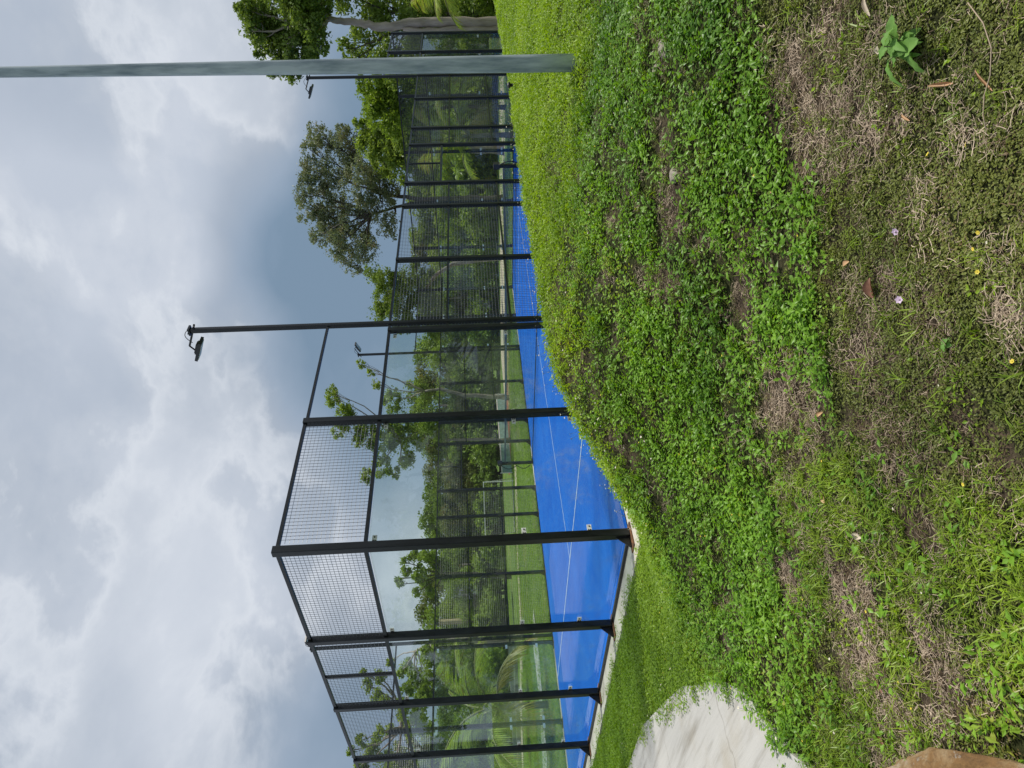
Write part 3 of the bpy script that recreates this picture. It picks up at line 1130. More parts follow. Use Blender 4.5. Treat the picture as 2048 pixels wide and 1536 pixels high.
def crown_arrays(blob, nleaf, size, aspect, r, nclump=9, droop=.25, cl_r=(.30, .62)):
    """leaf quads in clumps spread through the blobs; blob: list of (centre, radius)"""
    vol = np.array([b_[1] ** 2.2 for b_ in blob])
    vol /= vol.sum()
    P = []
    for (c, R_), f in zip(blob, vol):
        k = max(40, int(nleaf * f))
        nc = max(4, int(nclump))
        d = unit(r.normal(size=(nc, 3)))
        cl = c + d * R_ * r.uniform(.25, .95, (nc, 1)) ** .6 * np.array([1, 1, .85])
        cr_ = R_ * r.uniform(cl_r[0], cl_r[1], nc)
        wq = cr_ ** 2
        wq /= wq.sum()
        which = r.choice(nc, k, p=wq)
        e = unit(r.normal(size=(k, 3))) * r.uniform(.15, 1, (k, 1)) ** .5
        q = cl[which] + e * cr_[which][:, None] * np.array([1, 1, .72])
        stray = r.random(k) < .16
        q[stray] = c + unit(r.normal(size=(stray.sum(), 3))) * R_ * r.uniform(.5, 1.18, (stray.sum(), 1)) * np.array([1, 1, .85])
        P.append(q)
    P = np.concatenate(P)
    n_ = len(P)
    nrm = unit(r.normal(size=(n_, 3)) + np.array([0, 0, .7]))
    ax = unit(np.cross(nrm, r.normal(size=(n_, 3))))
    ax = unit(ax - np.array([0, 0, droop]))
    bx = unit(np.cross(nrm, ax))
    s = size * r.uniform(.65, 1.35, (n_, 1))
    fold = np.cross(ax, bx) * s * .12
    V = np.stack([P - ax * s / 2, P + bx * s * aspect / 2 + fold, P + ax * s / 2, P - bx * s * aspect / 2 + fold], 1).reshape(-1, 3)
    F = np.arange(n_ * 4).reshape(n_, 4)
    return V, F


def limb_path(a, c, r, k=7, wob=.08):
    a, c = np.array(a, float), np.array(c, float)
    L = np.linalg.norm(c - a)
    side = unit(r.normal(size=3)) * L * wob
    out = []
    for i in range(k + 1):
        f = i / k
        out.append(a + (c - a) * f + side * math.sin(f * math.pi) + r.normal(size=3) * L * .012 * (0 < i < k) - np.array([0, 0, L * .06 * math.sin(f * math.pi)]))
    return out


def make_tree(name, label, trunks, blob, leaf, nleaf, size, bark, group=None, aspect=.5, r0=.16, seed=1, limbs=None, nclump=9, twigs=3, base=None, r1=.45, cl_r=(.28, .58)):
    """trunks: list of polylines in world space; blob: list of (centre, radius) in world space"""
    r = np.random.default_rng(seed)
    base = np.array(trunks[0][0] if base is None else base, float)
    root = tag(empty(name, tuple(base)), label, 'tree', group)
    b_ = MB()
    for t_i, tr in enumerate(trunks):
        pts = []
        tr = [np.array(q, float) for q in tr]
        for i in range(len(tr) - 1):
            for k in range(4):
                f = k / 4
                pts.append(tr[i] * (1 - f) + tr[i + 1] * f + r.normal(size=3) * r0 * .10)
        pts.append(tr[-1])
        m = len(pts)
        rad = [r0 * (1.25 if i == 0 else 1) * (1 - (1 - r1) * i / (m - 1)) * (1 if t_i == 0 else .7) for i in range(m)]
        b_.tube([q - base for q in pts], rad, 10, 0, True, .12)
    tops = [np.array(tr[-1], float) for tr in trunks]
    mids = [np.array(tr[max(0, len(tr) - 2)], float) for tr in trunks]
    for (c, R_) in blob:
        s = min(tops + mids, key=lambda q: np.linalg.norm(q - c))
        pth = limb_path(s, c, r)
        ra = max(.02, r0 * .38)
        b_.tube([q - base for q in pth], [ra * (1 - .75 * i / (len(pth) - 1)) for i in range(len(pth))], 6)
        for k in range(twigs):
            e = c + unit(r.normal(size=3)) * R_ * .85
            f0 = pth[-3 if k % 2 else -2]
            tw = limb_path(f0, e, r, 4, .12)
            b_.tube([q - base for q in tw], [ra * .3 * (1 - .6 * i / 4) for i in range(5)], 4)
    b_.build('trunk', bark, root)
    V, F = crown_arrays([(c - base, R_) for c, R_ in blob], nleaf, size, aspect, r, nclump, .25, cl_r)
    o = link_mesh('crown', mesh_np('crown', V, F, leaf), root)
    return root


def PB(D, lst, spread=.6, seed=0):
    """crown lobes from sight lines; their depths vary round D"""
    r = np.random.default_rng(seed + 77)
    out = []
    for (a, c, rp) in lst:
        R_ = rp * D / FPX
        out.append((at(a, c, D + r.uniform(-1, 1) * max(R_, .8) * spread * 1.6), R_ * 1.08))
    return out


def PT(D, lst):
    out = [at(a, c, D) for a, c in lst]
    out[0][2] = -.10
    return out


make_tree('broad_tree', 'tall grey-green fine-leaved tree with an open rounded crown rising behind the court', [PT(36, [(1000, 397), (920, 398), (850, 400), (800, 392), (760, 388)]), PT(36, [(1000, 396), (850, 401), (790, 415), (740, 430)])],
          PB(36, [(632, 268, 24), (650, 285, 28), (620, 300, 20), (690, 292, 32), (625, 345, 30), (655, 355, 36), (665, 405, 42), (720, 365, 42), (610, 385, 26), (615, 420, 26), (700, 325, 34), (712, 450, 44), (755, 335, 28), (760, 405, 32),
                  (672, 462, 36), (650, 440, 30), (692, 515, 26), (735, 500, 30), (712, 540, 14), (775, 450, 26), (640, 470, 22), (685, 262, 16), (780, 375, 24), (672, 490, 26)], 1.0),
          LEAF['grey'], 34000, .125, MAT['dark_bark'], seed=3, r0=.17, nclump=26, twigs=7, cl_r=(.14, .38))
make_tree('leafy_tree', 'dark green bushy tree between the grey-green tree and the lime-green one', [PT(33, [(1000, 300), (900, 298), (830, 285), (790, 265)])],
          PB(33, [(748, 262, 24), (735, 288, 26), (718, 250, 14), (770, 300, 34), (790, 265, 34), (800, 325, 34), (765, 330, 22), (826, 295, 38), (850, 335, 34), (858, 280, 36), (780, 345, 18)], 1.0),
          LEAF['mid'], 24000, .155, MAT['bark'], seed=5, r0=.20)
make_tree('lime_tree', 'lime-green airy tree just left of the street pole, behind the far glass wall', [PT(30, [(1000, 215), (900, 212), (840, 232), (800, 215)])],
          PB(30, [(730, 182, 20), (722, 160, 12), (752, 172, 28), (772, 205, 34), (752, 232, 28), (795, 185, 38), (808, 238, 30), (785, 250, 22), (830, 205, 36), (745, 205, 24), (840, 165, 36), (860, 235, 30)], 1.0),
          LEAF['yellow'], 16000, .15, MAT['dark_bark'], seed=7, r0=.09)
make_tree('tall_tree', 'tall dark green tree on a long bare pale trunk right of the street pole', [PT(25, [(1000, 47), (930, 45), (870, 44), (820, 46), (780, 53), (745, 53), (715, 44), (680, 42), (655, 38)]), PT(25, [(1000, 60), (930, 61), (860, 60), (806, 58)])],
          PB(25, [(555, 52, 44), (528, 22, 40), (600, 34, 46), (505, 62, 26), (490, 18, 20), (598, 92, 36), (560, 100, 36), (632, 70, 28), (548, 140, 18), (585, 142, 22), (520, 100, 18), (612, -5, 50), (560, -30, 50), (640, 14, 26), (622, 110, 22), (630, -50, 46), (510, -20, 34)], 1.0),
          LEAF['dark'], 32000, .14, MAT['pale_bark'], seed=9, r0=.20, r1=.5)
make_tree('understory_tree', 'dense dark tree mass at the right edge behind the bare pale trunk', [PT(28, [(1000, 20), (900, 30), (830, 40)])],
          PB(28, [(722, 92, 30), (745, 52, 40), (790, 105, 46), (850, 55, 56), (905, 95, 50), (762, 5, 50), (862, -20, 60), (940, 25, 50), (692, 98, 18), (705, 128, 14), (945, 110, 40), (820, 10, 50), (700, -10, 36), (960, -40, 60), (900, 20, 56)], 1.0),
          LEAF['dark'], 22000, .17, MAT['dark_bark'], seed=11, r0=.16)
make_tree('leaning_tree', 'dark tree with a leaning reddish branch above the mesh beside the nearest floodlight', [PT(42, [(1000, 515), (905, 528), (870, 552), (838, 596), (812, 625)])],
          PB(42, [(768, 602, 26), (755, 628, 22), (795, 580, 32), (800, 640, 26), (842, 585, 30), (826, 628, 26), (748, 548, 22), (770, 560, 24), (860, 610, 30), (830, 545, 26), (870, 650, 26), (850, 556, 24), (785, 612, 22), (810, 560, 22)], 1.0),
          LEAF['dark'], 17000, .16, MAT['bark'], seed=13, r0=.15)
make_tree('forked_tree', 'tree with two pale trunks and feathery branch tips above the near glass panels', [PT(38, [(1016, 795), (930, 791), (880, 778), (850, 782)]), PT(38, [(1010, 880), (935, 879), (880, 880), (835, 866), (800, 880)])],
          PB(38, [(666, 798, 18), (690, 828, 22), (680, 858, 20), (662, 782, 12), (722, 862, 20), (740, 872, 24), (735, 952, 17), (762, 930, 22), (772, 882, 30), (800, 850, 36), (788, 800, 24), (832, 872, 32), (850, 830, 34), (752, 768, 11), (742, 745, 9), (836, 790, 32),
                  (812, 918, 22), (722, 728, 10), (700, 838, 12), (870, 860, 26), (790, 945, 12), (715, 885, 12)], .9),
          LEAF['mid'], 26000, .14, MAT['bark'], seed=15, r0=.13, r1=.4, nclump=16, cl_r=(.18, .42), twigs=5)
make_tree('rosette_tree', 'tree with rosettes of long leaves and a dark trunk seen through the glass end wall', [PT(45, [(1045, 1150), (950, 1149), (885, 1146)])],
          PB(45, [(812, 1142, 11), (826, 1112, 12), (802, 1166, 8), (842, 1150, 18), (852, 1112, 16), (862, 1182, 12), (882, 1140, 26), (832, 1185, 9), (806, 1122, 7), (795, 1158, 6), (868, 1120, 18), (850, 1165, 14)], .8),
          LEAF['mid'], 4200, .34, MAT['dark_bark'], seed=17, r0=.20, aspect=.28, nclump=7)
make_tree('twisted_tree', 'tree with a thin twisted pale trunk behind the second post of the glass end wall', [PT(32, [(1020, 1275), (965, 1284), (912, 1277), (862, 1288), (832, 1302)])],
          PB(32, [(812, 1332, 15), (832, 1352, 20), (852, 1312, 20), (800, 1346, 9), (862, 1372, 26), (900, 1330, 32), (780, 1322, 8), (882, 1282, 22), (842, 1392, 18), (905, 1385, 28), (820, 1375, 12)], .9),
          LEAF['mid'], 11000, .17, MAT['pale_bark'], seed=19, r0=.13)
make_tree('spreading_tree', 'tree at the left with open branches showing through the upper mesh strip', [PT(27, [(1010, 1580), (910, 1560), (850, 1510), (805, 1455), (800, 1415)])],
          PB(27, [(735, 1368, 14), (752, 1388, 15), (770, 1402, 14), (728, 1344, 8), (760, 1352, 14), (722, 1480, 14), (744, 1502, 20), (760, 1470, 14), (702, 1502, 10), (782, 1462, 13), (792, 1510, 20), (722, 1530, 18), (800, 1420, 18), (832, 1450, 28), (822, 1520, 34),
                  (862, 1482, 34), (882, 1535, 36), (812, 1382, 15), (842, 1410, 18), (770, 1545, 30), (860, 1560, 40), (900, 1500, 34)], .8),
          LEAF['mid'], 17000, .135, MAT['bark'], seed=21, r0=.15)

# the wood behind: shared crowns, each tree its own object
protos = []
for k, (lf, bk) in enumerate((('dark', 'dark_bark'), ('mid', 'bark'), ('bright', 'bark'), ('olive', 'dark_bark'), ('dark', 'bark'))):
    r = np.random.default_rng(40 + k)
    bl = []
    for j in range(15):
        a = r.uniform(0, 2 * math.pi)
        zz_ = r.uniform(.12, 1)
        rad = (1.9 * math.sin(math.pi * min(.92, .25 + .62 * zz_)) + .3) * math.sqrt(r.uniform(.1, 1))
        bl.append((np.array([rad * math.cos(a), rad * math.sin(a), .4 + 4.6 * zz_]), r.uniform(.55, 1.05)))
    V, F = crown_arrays(bl, 15000, .17, .5, r, 14)
    cm = mesh_np('crown', V, F, LEAF[lf])
    b_ = MB()
    b_.tube([(0, 0, -.1), (.05, .03, 1.3), (.1, -.05, 2.6), (0, .05, 4.0)], [.17, .14, .11, .05], 8, 0, True, .1)
    for c, R_ in bl[:9]:
        b_.tube(limb_path((.05, 0, c[2] * .55), c, r), [.06 * (1 - .1 * i) for i in range(8)], 5)
    protos.append((cm, b_.mesh('trunk', MAT[bk]), lf))
LAB = {'dark': 'dark green tree of the wood',
       'mid': 'mid green tree of the wood',
       'bright': 'brighter green tree of the wood',
       'olive': 'olive tree of the wood'}
EDGE = [(-300, 27), (0, 32), (100, 36), (250, 41), (400, 45), (560, 47), (700, 51), (850, 55), (1000, 56), (1150, 55), (1300, 53), (1400, 50), (1550, 47), (1900, 42)]


def zone(p_):
    for lim, txt in ((120, 'beyond the bare pale trunk'), (300, 'behind the coconut palm across the court'), (480, 'under the grey-green tree'), (640, 'behind the leaning reddish branch'), (780, 'left of the far floodlight'),
                     (900, 'behind the forked pale trunks'), (1010, 'behind the barrier net'), (1110, 'behind the football goal'), (1260, 'behind the rosette-leaved tree'), (1420, 'behind the twisted pale trunk'), (9999, 'behind the low palm at the left')):
        if p_ < lim:
            return ' ' + txt


def wood_row(step, back, zs, jit_, seed, kinds, top, rowname):
    r = np.random.default_rng(seed)
    p_ = -260
    while p_ < 1880:
        D = np.interp(p_, [e[0] for e in EDGE], [e[1] for e in EDGE]) + back + r.uniform(-jit_, jit_)
        c = away(p_ + r.uniform(-12, 12), D)
        cm, tm, lf = protos[kinds[r.integers(len(kinds))]]
        want = np.interp(p_, top[0], top[1])
        zt = at(want + r.uniform(-12, 12), p_, D)[2] + .1
        sc = zs * zt / 5.3
        root = tag(empty('wood_tree', tuple(c), r.uniform(0, 6.28)), LAB[lf] + zone(p_) + ', ' + rowname, 'tree', 'trees of the wood beyond the lawn')
        wide = sc * r.uniform(.95, 1.25)
        root.scale = (wide, wide, sc)
        link_mesh('crown', cm, root)
        link_mesh('trunk', tm, root)
        p_ += step * r.uniform(.8, 1.2) * (wide / .9)


TOP = ([-300, 100, 250, 400, 560, 640, 700, 800, 900, 1000, 1060, 1110, 1180, 1250, 1330, 1420, 1500, 1900],
       [780, 800, 835, 828, 826, 822, 826, 845, 850, 848, 852, 858, 850, 850, 868, 880, 890, 890])
wood_row(62, 7.0, 1.0, 1.5, 1, [0, 1, 4, 0, 3], TOP, 'back row')
wood_row(50, 5.0, .92, 1.2, 7, [0, 4, 1, 3], TOP, 'middle row')
wood_row(54, 2.6, .74, 1.0, 2, [1, 2, 0, 3, 4, 1], TOP, 'front row')


# trees behind the viewer: the panes mirror them
r = np.random.default_rng(5)
for k in range(43):
    a = math.radians(-172 + 6.0 * k + r.uniform(-2, 2))
    dd = 24 + r.uniform(-2, 7)
    cm, tm, lf = protos[k % 4]
    root = tag(empty('wood_tree', (CAM[0] + dd * math.cos(a), CAM[1] + dd * math.sin(a), -.06), r.uniform(0, 6.28)), 'tree standing behind the viewer, mirrored in the court glass', 'tree', 'trees behind the viewer mirrored in the glass')
    s = r.uniform(.95, 1.4)
    root.scale = (s, s, s)
    link_mesh('crown', cm, root)
    link_mesh('trunk', tm, root)

# low bushes along the foot of the wood
bush = []
for k, lf in enumerate(('dark', 'mid', 'bright')):
    r = np.random.default_rng(60 + k)
    bl = [(np.array([r.uniform(-.9, .9), r.uniform(-.7, .7), r.uniform(.3, 1.15)]), r.uniform(.3, .6)) for _ in range(9)]
    V, F = crown_arrays(bl, 3200, .17, .5, r, 7)
    bush.append((mesh_np('foliage', V, F, LEAF[lf]), lf))
r = np.random.default_rng(99)
p_ = -240
while p_ < 1880:
    D = np.interp(p_, [e[0] for e in EDGE], [e[1] for e in EDGE]) + r.uniform(-.2, 1.0)
    c = away(p_, D)
    cm, lf = bush[r.integers(3)]
    o = link_mesh('bush', cm)
    o.location = tuple(c)
    s = r.uniform(.9, 1.9)
    o.scale = (s * 1.2, s * 1.2, s)
    o.rotation_euler = (0, 0, r.uniform(0, 6.28))
    tag(o, {'dark': 'dark low bush', 'mid': 'mid green low bush', 'bright': 'light green low bush'}[lf] + ' edging the wood' + zone(p_), 'bush', 'bushes at the foot of the wood')
    p_ += 52 * r.uniform(.8, 1.2)


# ------------------------------------------------------------------ palms
def frond_mesh(L, seed, mat, arch=1.0, nl=28):
    r = np.random.default_rng(seed)
    b_ = MB()
    pts = []
    for i in range(13):
        f = i / 12
        pts.append(np.array([L * f * (1 - .10 * arch * f), 0, L * (.42 * f - .62 * arch * f * f)]))
    b_.tube(pts, [.016 * (1 - .8 * i / 12) + .002 for i in range(13)], 5, 0)
    for i in range(nl):
        f = .16 + .82 * i / (nl - 1)
        k = f * 12
        a = pts[int(min(11, k))] * (1 - (k - int(min(11, k)))) + pts[int(min(11, k)) + 1] * (k - int(min(11, k)))
        d = pts[min(12, int(k) + 1)] - pts[int(min(11, k))]
        d = d / np.linalg.norm(d)
        ll = L * .34 * math.sin(math.pi * (.18 + .75 * f)) * r.uniform(.85, 1.1)
        for s in (-1, 1):
            side = np.array([0, s, 0]) * .82 + d * (.55 + .3 * f) + np.array([0, 0, -.12 - .25 * r.random()])
            side /= np.linalg.norm(side)
            m_ = a + side * ll * .5 + np.array([0, 0, -.02 * L])
            e = a + side * ll * .95 + np.array([0, 0, -.11 * L * r.uniform(.6, 1.3)])
            wv_ = d * .012 * (L / 1.0)
            b_.add([a - wv_ * .5, a + wv_ * .5, m_ + wv_, m_ - wv_, e], [(0, 1, 2, 3), (3, 2, 4)], 1)
    return b_.mesh('frond', [MAT['palm_rib'], mat])


MAT['palm_rib'] = simple('palm rib', (0.20, 0.20, 0.07), 0.5)
FR = [frond_mesh(1.0, 200 + k, PALM, a) for k, a in enumerate((.7, 1.0, 1.25))] + [frond_mesh(1.0, 210, PALM_DRY, 1.35)]


def palm(label, centre, L, n_, seed, tilt=0.0, group=None, r0=.09):
    r = np.random.default_rng(seed)
    centre = np.array(centre)
    root = tag(empty('coconut_palm', (centre[0], centre[1], -.06)), label, 'palm', group)
    hc = centre[2] + .06
    b_ = MB()
    b_.tube([(0, 0, -.1), (.02, .01, hc * .5), (0, 0, hc)], [r0 * 1.2, r0, r0 * .8], 9, 0, True, .1)
    b_.build('trunk', MAT['bark'], root)
    for k in range(n_):
        o = link_mesh('frond', FR[3] if k % 6 == 5 else FR[r.integers(3)], root)
        o.location = (0, 0, hc)
        up = r.uniform(.05, 1.2) if k % 6 != 5 else -.15
        o.rotation_euler = (r.uniform(-.5, .5), -up, 2 * math.pi * (k * .382 % 1) + r.uniform(-.2, .2))
        s = L * r.uniform(.8, 1.15)
        o.scale = (s, s, s)


palm('young coconut palm with arching fronds just behind the far glass wall', at(940, 272, 25.9), 2.2, 17, 301)
palm('low coconut palm with yellowing fronds behind the glass at the left', at(1000, 1415, 20.5), 2.4, 16, 302)
palm('palm at the right edge with a single frond hanging into view', at(905, -70, 21.0), 2.0, 14, 303)

# ------------------------------------------------------------------ small fitting on the bank
q = on_ground(1036, 170)
mb = MB()
mb.tube([(0, 0, -.05), (0, 0, .11)], [.028, .028], 10)
mb.tube([(0, 0, .112), (0, 0, .15), (0, 0, .165)], [.05, .05, .02], 12)
mb.box((-.05, -.05, -.04), (.05, .05, .012))
o = mb.build('garden_light', MAT['lamp_body'])
o.location = (q[0], q[1], h1(q[0], q[1]) + .02)
tag(o, 'little black garden light standing on the crest of the bank beside the street pole', 'garden light')
# ------------------------------------------------------------------ ground cover (too many to count): instanced sprigs
def leaf_quads(V, F, base, d, up, L, W_, fold=.25, droop=.25):
    """one ovate leaf of four triangles joined pairwise, folded along its midrib"""
    d = d / np.linalg.norm(d)
    s = np.cross(d, up)
    s /= np.linalg.norm(s) + 1e-9
    n_ = np.cross(s, d)
    k = len(V)
    m_ = base + d * L * .5 - n_ * W_ * fold * .5
    V.extend([base, base + d * L * .45 + s * W_ * .5, m_, base + d * L * .45 - s * W_ * .5, base + d * L - n_ * L * droop])
    F.extend([(k, k + 1, k + 2), (k + 1, k + 4, k + 2), (k, k + 2, k + 3), (k + 2, k + 4, k + 3)])


def sprig(name, n_, L, rad, hgt, mat, seed, tilt=(.1, .8), wl=.55):
    r = np.random.default_rng(seed)
    V, F = [], []
    for i in range(n_):
        a = r.uniform(0, 2 * math.pi)
        q = rad * math.sqrt(r.random())
        b0 = np.array([q * math.cos(a), q * math.sin(a), hgt * r.uniform(.15, 1.0)])
        a2 = a + r.normal() * .9
        t_ = r.uniform(*tilt)
        d = np.array([math.cos(a2) * math.cos(t_), math.sin(a2) * math.cos(t_), math.sin(t_)])
        leaf_quads(V, F, b0, d, np.array([r.normal() * .25, r.normal() * .25, 1.0]), L * r.uniform(.65, 1.25), L * wl * r.uniform(.8, 1.2))
    me = mesh_np(name, np.array(V), np.array(F), mat)
    return me


def blades(name, n_, L, rad, wd, mat, seed, lay=.6, curl=.5):
    r = np.random.default_rng(seed)
    V, F = [], []
    for i in range(n_):
        a = r.uniform(0, 2 * math.pi)
        q = rad * r.random()
        b0 = np.array([q * math.cos(a), q * math.sin(a), 0])
        a2 = r.uniform(0, 2 * math.pi)
        t_ = math.pi / 2 - lay * r.uniform(.3, 1.2)
        h_ = np.array([math.cos(a2), math.sin(a2), 0])
        LL = L * r.uniform(.55, 1.2)
        s = np.array([-h_[1], h_[0], 0]) * wd * r.uniform(.7, 1.2)
        k = len(V)
        pts = []
        p = b0.copy()
        an = t_
        for j in range(3):
            pts.append(p.copy())
            p = p + (h_ * math.cos(an) + np.array([0, 0, math.sin(an)])) * LL / 3
            an -= curl * r.uniform(.5, 1.3)
        V.extend([pts[0] - s / 2, pts[0] + s / 2, pts[1] - s / 2, pts[1] + s / 2, pts[2] - s * .35, pts[2] + s * .35, p])
        F.extend([(k, k + 1, k + 3), (k, k + 3, k + 2), (k + 2, k + 3, k + 5), (k + 2, k + 5, k + 4), (k + 4, k + 5, k + 6)])
    return mesh_np(name, np.array(V), np.array(F), mat)


def straw_mesh(name, n_, L, rad, mat, seed):
    r = np.random.default_rng(seed)
    V, F = [], []
    for i in range(n_):
        p = np.array([r.normal() * rad * .5, r.normal() * rad * .5, r.uniform(.002, .022)])
        a = r.uniform(0, 2 * math.pi)
        LL = L * r.uniform(.25, 1.2)
        w_ = r.uniform(.0006, .0013)
        cv = r.normal() * .40
        k = len(V)
        for j in range(4):
            s = np.array([-math.sin(a), math.cos(a), 0]) * w_
            V.extend([p - s, p + s])
            a += cv / 3
            p = p + np.array([math.cos(a), math.sin(a), r.normal() * .12]) * LL / 3
        for j in range(3):
            F.extend([(k + 2 * j, k + 2 * j + 1, k + 2 * j + 3), (k + 2 * j, k + 2 * j + 3, k + 2 * j + 2)])
    return mesh_np(name, np.array(V), np.array(F), mat)


GM = {
    'leafy': foliage('creeping herb leaves', (0.110, 0.225, 0.010), (0.370, 0.540, 0.028), .46, .45, .35, (1, 1, .4), warm=(0.30, 0.36, 0.06)),
    'slope': foliage('slope herb leaves', (0.066, 0.180, 0.014), (0.270, 0.490, 0.040), .44, .42, .4, (1, 1, .4), warm=(0.38, 0.42, 0.06)),
    'lawn': foliage('short lawn leaves', (0.110, 0.225, 0.012), (0.310, 0.470, 0.034), .46, .42, .4, (1, 1, .4)),
    'grass': foliage('grass blades', (0.110, 0.210, 0.014), (0.360, 0.500, 0.040), .42, .40, .45, (1, 1, .4), warm=(0.36, 0.36, 0.09)),
    'moss': foliage('small olive creeping leaves', (0.070, 0.095, 0.014), (0.215, 0.245, 0.046), .32, .5, .35, (1, 1, .5), warm=(0.20, 0.14, 0.06)),
    'straw': foliage('dry straw', (0.22, 0.165, 0.115), (0.68, 0.55, 0.41), .20, .6, .25, (1, .95, .8)),
    'brown': foliage('withered stems', (0.06, 0.040, 0.025), (0.17, 0.115, 0.065), .20, .6, .25, (1, .95, .8)),
    'weed': foliage('broad weed leaves', (0.110, 0.240, 0.045), (0.210, 0.400, 0.090), .40, .6, .3, (1, 1, .5), per_instance=False),
}
MAT['petal_yellow'] = simple('yellow petals', (0.62, 0.50, 0.05), 0.6, 0, 0.1)
MAT['petal_pale'] = simple('pale flower heads', (0.60, 0.56, 0.44), 0.7, 0, 0.15)
MAT['petal_lilac'] = simple('lilac petals', (0.52, 0.40, 0.52), 0.6, 0, 0.1)
MAT['stem'] = simple('thin green stem', (0.14, 0.17, 0.06), 0.6, 0, 0.2)


def flower_mesh(mat, h_, rad, seed):
    r = np.random.default_rng(seed)
    b_ = MB()
    b_.tube([(0, 0, 0), (r.normal() * .1 * h_, r.normal() * .1 * h_, h_ * .6), (r.normal() * .12 * h_, r.normal() * .12 * h_, h_)], [.0011, .0009, .0008], 4, 0, False)
    c = np.array(b_.v[-4]) * .5 + np.array(b_.v[-2]) * .5
    for k in range(6):
        a = k * math.pi / 3
        d = np.array([math.cos(a), math.sin(a), .35])
        s = np.array([-math.sin(a), math.cos(a), 0]) * rad * .45
        b_.add([c, c + d * rad * .6 + s, c + d * rad * 1.05, c + d * rad * .6 - s], [(0, 1, 2, 3)], 1)
    b_.add([c + np.array([math.cos(a), math.sin(a), .2]) * rad * .4 for a in (0, 1.57, 3.14, 4.71)] + [c + np.array([0, 0, rad * .55])], [(0, 1, 4), (1, 2, 4), (2, 3, 4), (3, 0, 4)], 1)
    return b_.mesh('flower', [MAT['stem'], mat])


def scatter(name, label, protos_, X, Y, scl, tilt=.15, seed=0, lift=0.0):
    """points carrying rotation, size and kind; geometry nodes put a sprig on each"""
    r = np.random.default_rng(seed)
    n_ = len(X)
    Z = height(X, Y) + lift
    e = .06
    gx_ = (height(X + e, Y) - height(X - e, Y)) / (2 * e)
    gy_ = (height(X, Y + e) - height(X, Y - e)) / (2 * e)
    me = bpy.data.meshes.new(name)
    me.vertices.add(n_)
    me.vertices.foreach_set('co', np.stack([X, Y, Z], -1).astype(np.float32).ravel())
    rot = np.stack([np.arctan(gy_) * .7 + r.normal(size=n_) * tilt, -np.arctan(gx_) * .7 + r.normal(size=n_) * tilt, r.uniform(0, 2 * math.pi, n_)], -1)
    # yaw first, then lean with the slope
    from mathutils import Euler
    a_ = me.attributes.new('lean', 'FLOAT_VECTOR', 'POINT')
    a_.data.foreach_set('vector', rot.astype(np.float32).ravel())
    a_ = me.attributes.new('size', 'FLOAT', 'POINT')
    a_.data.foreach_set('value', scl.astype(np.float32))
    a_ = me.attributes.new('which', 'INT', 'POINT')
    a_.data.foreach_set('value', r.integers(0, len(protos_), n_).astype(np.int32))
    o = link_mesh(name, me)
    coll = bpy.data.collections.new(name + '_sprigs')
    for i, pm in enumerate(protos_):
        po = bpy.data.objects.new('sprig_%02d' % i, pm)
        coll.objects.link(po)
    ng = bpy.data.node_groups.new(name, 'GeometryNodeTree')
    ng.interface.new_socket('Geometry', in_out='INPUT', socket_type='NodeSocketGeometry')
    ng.interface.new_socket('Geometry', in_out='OUTPUT', socket_type='NodeSocketGeometry')
    N = ng.nodes
    gi, go = N.new('NodeGroupInput'), N.new('NodeGroupOutput')
    ci = N.new('GeometryNodeCollectionInfo')
    ci.inputs['Collection'].default_value = coll
    ci.inputs['Separate Children'].default_value = True
    ci.inputs['Reset Children'].default_value = True
    iop = N.new('GeometryNodeInstanceOnPoints')
    iop.inputs['Pick Instance'].default_value = True
    for nm, ty, sk in (('lean', 'FLOAT_VECTOR', 'Rotation'), ('size', 'FLOAT', 'Scale'), ('which', 'INT', 'Instance Index')):
        na = N.new('GeometryNodeInputNamedAttribute')
        na.data_type = ty
        na.inputs['Name'].default_value = nm
        ng.links.new(na.outputs['Attribute'], iop.inputs[sk])
    ng.links.new(gi.outputs[0], iop.inputs['Points'])
    ng.links.new(ci.outputs[0], iop.inputs['Instance'])
    ng.links.new(iop.outputs[0], go.inputs[0])
    md = o.modifiers.new('sprigs', 'NODES')
    md.node_group = ng
    tag(o, label, None, None, 'stuff')
    return o


# candidate points: density falls with distance from the viewer; only where the bank and lawn are near
NC = 620000
cxs = rng.uniform(-7.5, 9.0, NC)
cys = rng.uniform(-5.6, 20.0, NC)
A_, B_ = cam_ab(cxs, cys)
rag = fbm(cxs, cys, 6.0, 3, 77)


def edge_dist(X, Y, poly):
    d = np.full(X.shape, 1e9)
    for (x0, y0), (x1, y1) in zip(poly, poly[1:]):
        ex, ey = x1 - x0, y1 - y0
        t = np.clip(((X - x0) * ex + (Y - y0) * ey) / (ex * ex + ey * ey), 0, 1)
        d = np.minimum(d, np.hypot(X - x0 - t * ex, Y - y0 - t * ey))
    return d


lip = -.40 + .22 * sstep((rag - .38) / .3)
keep = (A_ > 1.2) & (np.abs(B_) < .62 * A_ + 1.0) & ~((cxs < .37) & (cys > lip) & (cxs > -10.4))
keep &= ~in_poly(cxs, cys, PATH) | (edge_dist(cxs, cys, PATH) < .01 + .16 * sstep((rag - .40) / .3))
